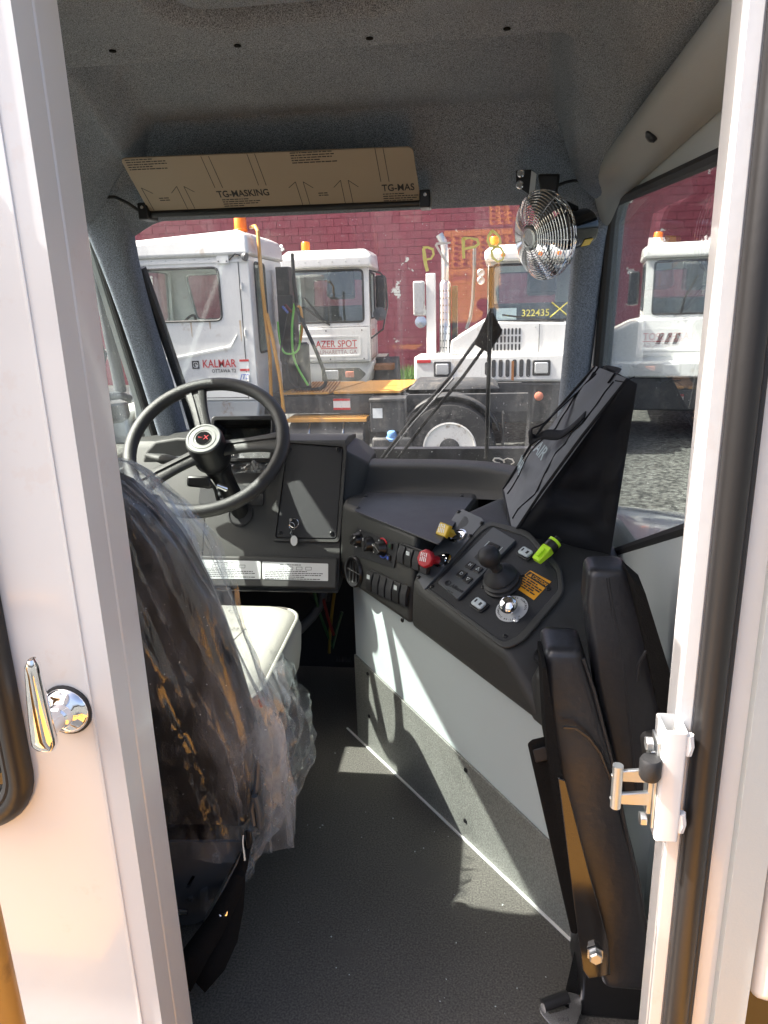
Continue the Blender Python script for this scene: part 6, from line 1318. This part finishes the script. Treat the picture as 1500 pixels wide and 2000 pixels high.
for p, q in (((0.78, 0.30), (1.02, 0.10)), ((1.0, 0.30), (0.76, 0.10))): MB().tube([S3c(*p, .02), S3c(*q, .02)], 0.008, 6).build('marker_cross', 'marker_yellow', T3)
plate(S3c, rrect(0.02, 0.30, 0.08, 0.24, 0.005), -0.035, -0.033, 'paper_sheet', 'decal_white', T3)
MB().tube([(0.10, -0.03, 1.93), (0.5, -0.04, 1.87), (0.95, -0.03, 1.82)], 0.012, 8).build('wiper', 'black_metal', T3)
MB().box(-0.97, -0.84, 0.0, 0.13, 1.40, 2.52).build('guard_post', 'truck_white', T3, bevel=0.01)
sk = MB().lathe((-0.72, 0.30, 1.4), (0, 0, 1), [(0.085, 0), (0.085, 0.98), (0.06, 1.02)], 18).build('stack_guard', 'steel', T3)
for k in range(9):
    for j in range(4): MB().lathe((-0.78+0.04*j, 0.30-0.085*sqrt(max(0, 1-((-0.06+0.04*j)/0.085)**2))+0.002, 1.48+0.10*k), (0, -1, 0), [(0.011, 0), (0.010, 0.004)], 8).build('guard_hole', 'truck_black', sk)
MB().tube([(-0.72, 0.30, 2.3), (-0.72, 0.30, 2.85), (-0.74, 0.30, 2.95), (-0.80, 0.30, 3.05)], 0.055, 14).build('exhaust_pipe', 'zinc', T3)
MB().box(-0.62, -0.54, 0.3, 0.40, 1.4, 2.35).build('air_intake', 'truck_black', T3, bevel=0.01)
o = MB().box(-1.15, -0.99, -0.05, 0.03, 1.95, 2.42).build('mirror', 'truck_grey', T3, bevel=0.02); MB().box(-1.135, -1.005, -0.056, -0.048, 1.99, 2.40).build('mirror_glass', 'lens_clear', o)
MB().lathe((-1.05, 0.0, 1.86), (0, -1, 0.1), [(0.03, -0.06), (0.08, -0.03), (0.085, 0), (0.0001, 0.01)], 16).build('convex_mirror', 'steel', o)
beacon(T3, -0.02, 0.9, 2.88)
for dz in (0, 0.10): MB().lathe((-0.20, 0.02, 2.50-dz), (0, -1, 0), [(0.05, -0.08), (0.055, 0), (0.04, 0.01), (0.0001, 0.0)], 14).build('horn', 'zinc', T3)
MB().tube([(-0.30, 0.3, 2.85), (-0.30, 0.25, 2.5), (-0.32, 0.2, 2.1), (-0.35, 0.15, 1.9), (-0.40, 0.1, 1.75)], 0.025, 8).build('hose_spring', 'dark_grey', T3)
MB().box(-0.7, 1.1, 0.5, 4.5, 0.75, 1.1).build('chassis', 'truck_black', T3); wheel(T3, 1.35, 0.9, 1); wheel(T3, -0.75, 0.9, -1)
# --- truck glimpsed through the left window ---
T0 = truck('yard_truck', 'white yard truck cab glimpsed through the left side window', (-5.0, 6.2, GZ), radians(0))
shell(T0, -0.6, 0.75, 1.6, 1.10, 2.70, [(-0.5, 1.75), (0.65, 1.75), (0.65, 2.6), (-0.5, 2.6)], [(0.35, 1.90), (1.15, 1.90), (1.15, 2.55), (0.25, 2.55)], [(-0.4, 1.8), (0.5, 1.8), (0.5, 2.55), (-0.4, 2.55)])
roofcap(T0, -0.6, 0.75, 1.6, 2.705, 0.2, 0.25)
MB().box(-1.3, 0.85, -0.35, 0.9, 0.55, 1.08).build('bumper', 'truck_grey', T0, bevel=0.03); MB().box(-1.0, 0.6, 0.6, 4.5, 0.7, 1.0).build('chassis', 'truck_black', T0)
wheel(T0, 1.0, 0.7, 1); wheel(T0, -1.2, 0.7, -1); wheel(T0, 1.0, 3.9, 1)
S0 = Fr((0, -0.003, 1.10), (1, 0, 0), (0, 0.06, 1.6)); plate(S0, rrect(0.30, 0.48, 0.20, 0.30, .003), .0, .004, 'decal', 'lens_amber', T0)
# --- truck added beyond the right window, standing in for a reflection in its glass ---
T4 = truck('yard_truck', 'white yard truck added beyond the right side window in place of a mirrored one', (3.18, 11.6, GZ), radians(-10))
shell(T4, -0.62, 0.75, 1.5, 1.80, 2.66, [(-0.50, 1.86), (0.66, 1.86), (0.66, 2.62), (-0.50, 2.62)], [(0.25, 1.92), (1.05, 1.92), (1.05, 2.60), (0.18, 2.60)], [(-0.45, 1.95), (0.50, 1.95), (0.50, 2.55), (-0.45, 2.55)])
roofcap(T4, -0.62, 0.75, 1.5, 2.665, 0.22, 0.27)
MB().hull([(x, y, z) for x in (-0.62, 0.75) for y in (-0.02, 1.5) for z in (1.15, 1.80)]).build('cab_lower', 'truck_white', T4, bevel=0.02)
h4 = MB().prism([(-1.32, -0.25, 1.10), (-0.60, -0.25, 1.10), (-0.60, -0.25, 1.80), (-0.80, -0.25, 1.76), (-1.28, -0.25, 1.52)], (0, 1.5, 0)).build('hood', 'truck_white', T4, bevel=0.03)
S4 = Fr((0, -0.0205, 0), (1, 0, 0), (0, 0, 1))
for k in range(3): plate(S4, [(-0.42+0.12*k, 1.42), (-0.36+0.12*k, 1.42), (-0.31+0.12*k, 1.58), (-0.37+0.12*k, 1.58)], -.01, .004, 'vent_slot', 'truck_black', T4)
gap(S4, -0.60, 0.73, 1.30, 1.306, T4)
b4 = MB().box(-1.40, 0.85, -0.40, 0.3, 0.95, 1.18).build('bumper', 'truck_white', T4, bevel=0.03); MB().box(-1.2, 0.8, -0.35, 0.3, 0.45, 0.95).build('lower_bumper', 'truck_black', T4, bevel=0.03)
for x in (-1.0, 0.45): MB().box(x-.10, x+.10, -0.42, -0.39, 1.0, 1.13).build('headlamp', 'lens_clear', b4, bevel=0.01)
MB().hull([(-0.86, 0.2, 2.0), (-0.70, 0.2, 2.0), (-0.86, 0.2, 2.5), (-0.70, 0.2, 2.5), (-0.86, 0.28, 2.0), (-0.70, 0.28, 2.0), (-0.86, 0.28, 2.5), (-0.70, 0.28, 2.5)]).build('mirror', 'black_plastic', T4, bevel=0.03)
MB().tube([(0.1, -0.03, 2.4), (-0.05, -0.04, 2.1), (-0.10, -0.03, 1.84)], 0.014, 8).build('wiper', 'black_metal', T4)
beacon(T4, -0.45, 0.8, 2.93); wheel(T4, 0.95, 0.9, 1); wheel(T4, -1.3, 0.9, -1); MB().box(-0.9, 0.6, 0.5, 4.5, 0.75, 1.1).build('chassis', 'truck_black', T4)

# grit and paper scraps on the cab floor
rnd = random.Random(11); g = MB()
for k in range(45):
    x = rnd.uniform(-0.42, 0.22); y = rnd.uniform(0.92, 1.80)
    if (Vector((x, y, 0))-EQ).dot(EN) < 0.02: continue
    s_ = rnd.uniform(0.0004, 0.0012); a = rnd.uniform(0, 3.1); c_, d_ = cos(a)*s_, sin(a)*s_
    g.obox((x, y, s_*0.4), (c_*rnd.uniform(.8, 2.2), d_*1.5, 0), (-d_, c_, 0), (0, 0, s_*0.4))
go = stuff(g.build('floor_grit', 'decal_pale')); go['label'] = 'pale grit scattered over the black cab floor'; go['category'] = 'grit'
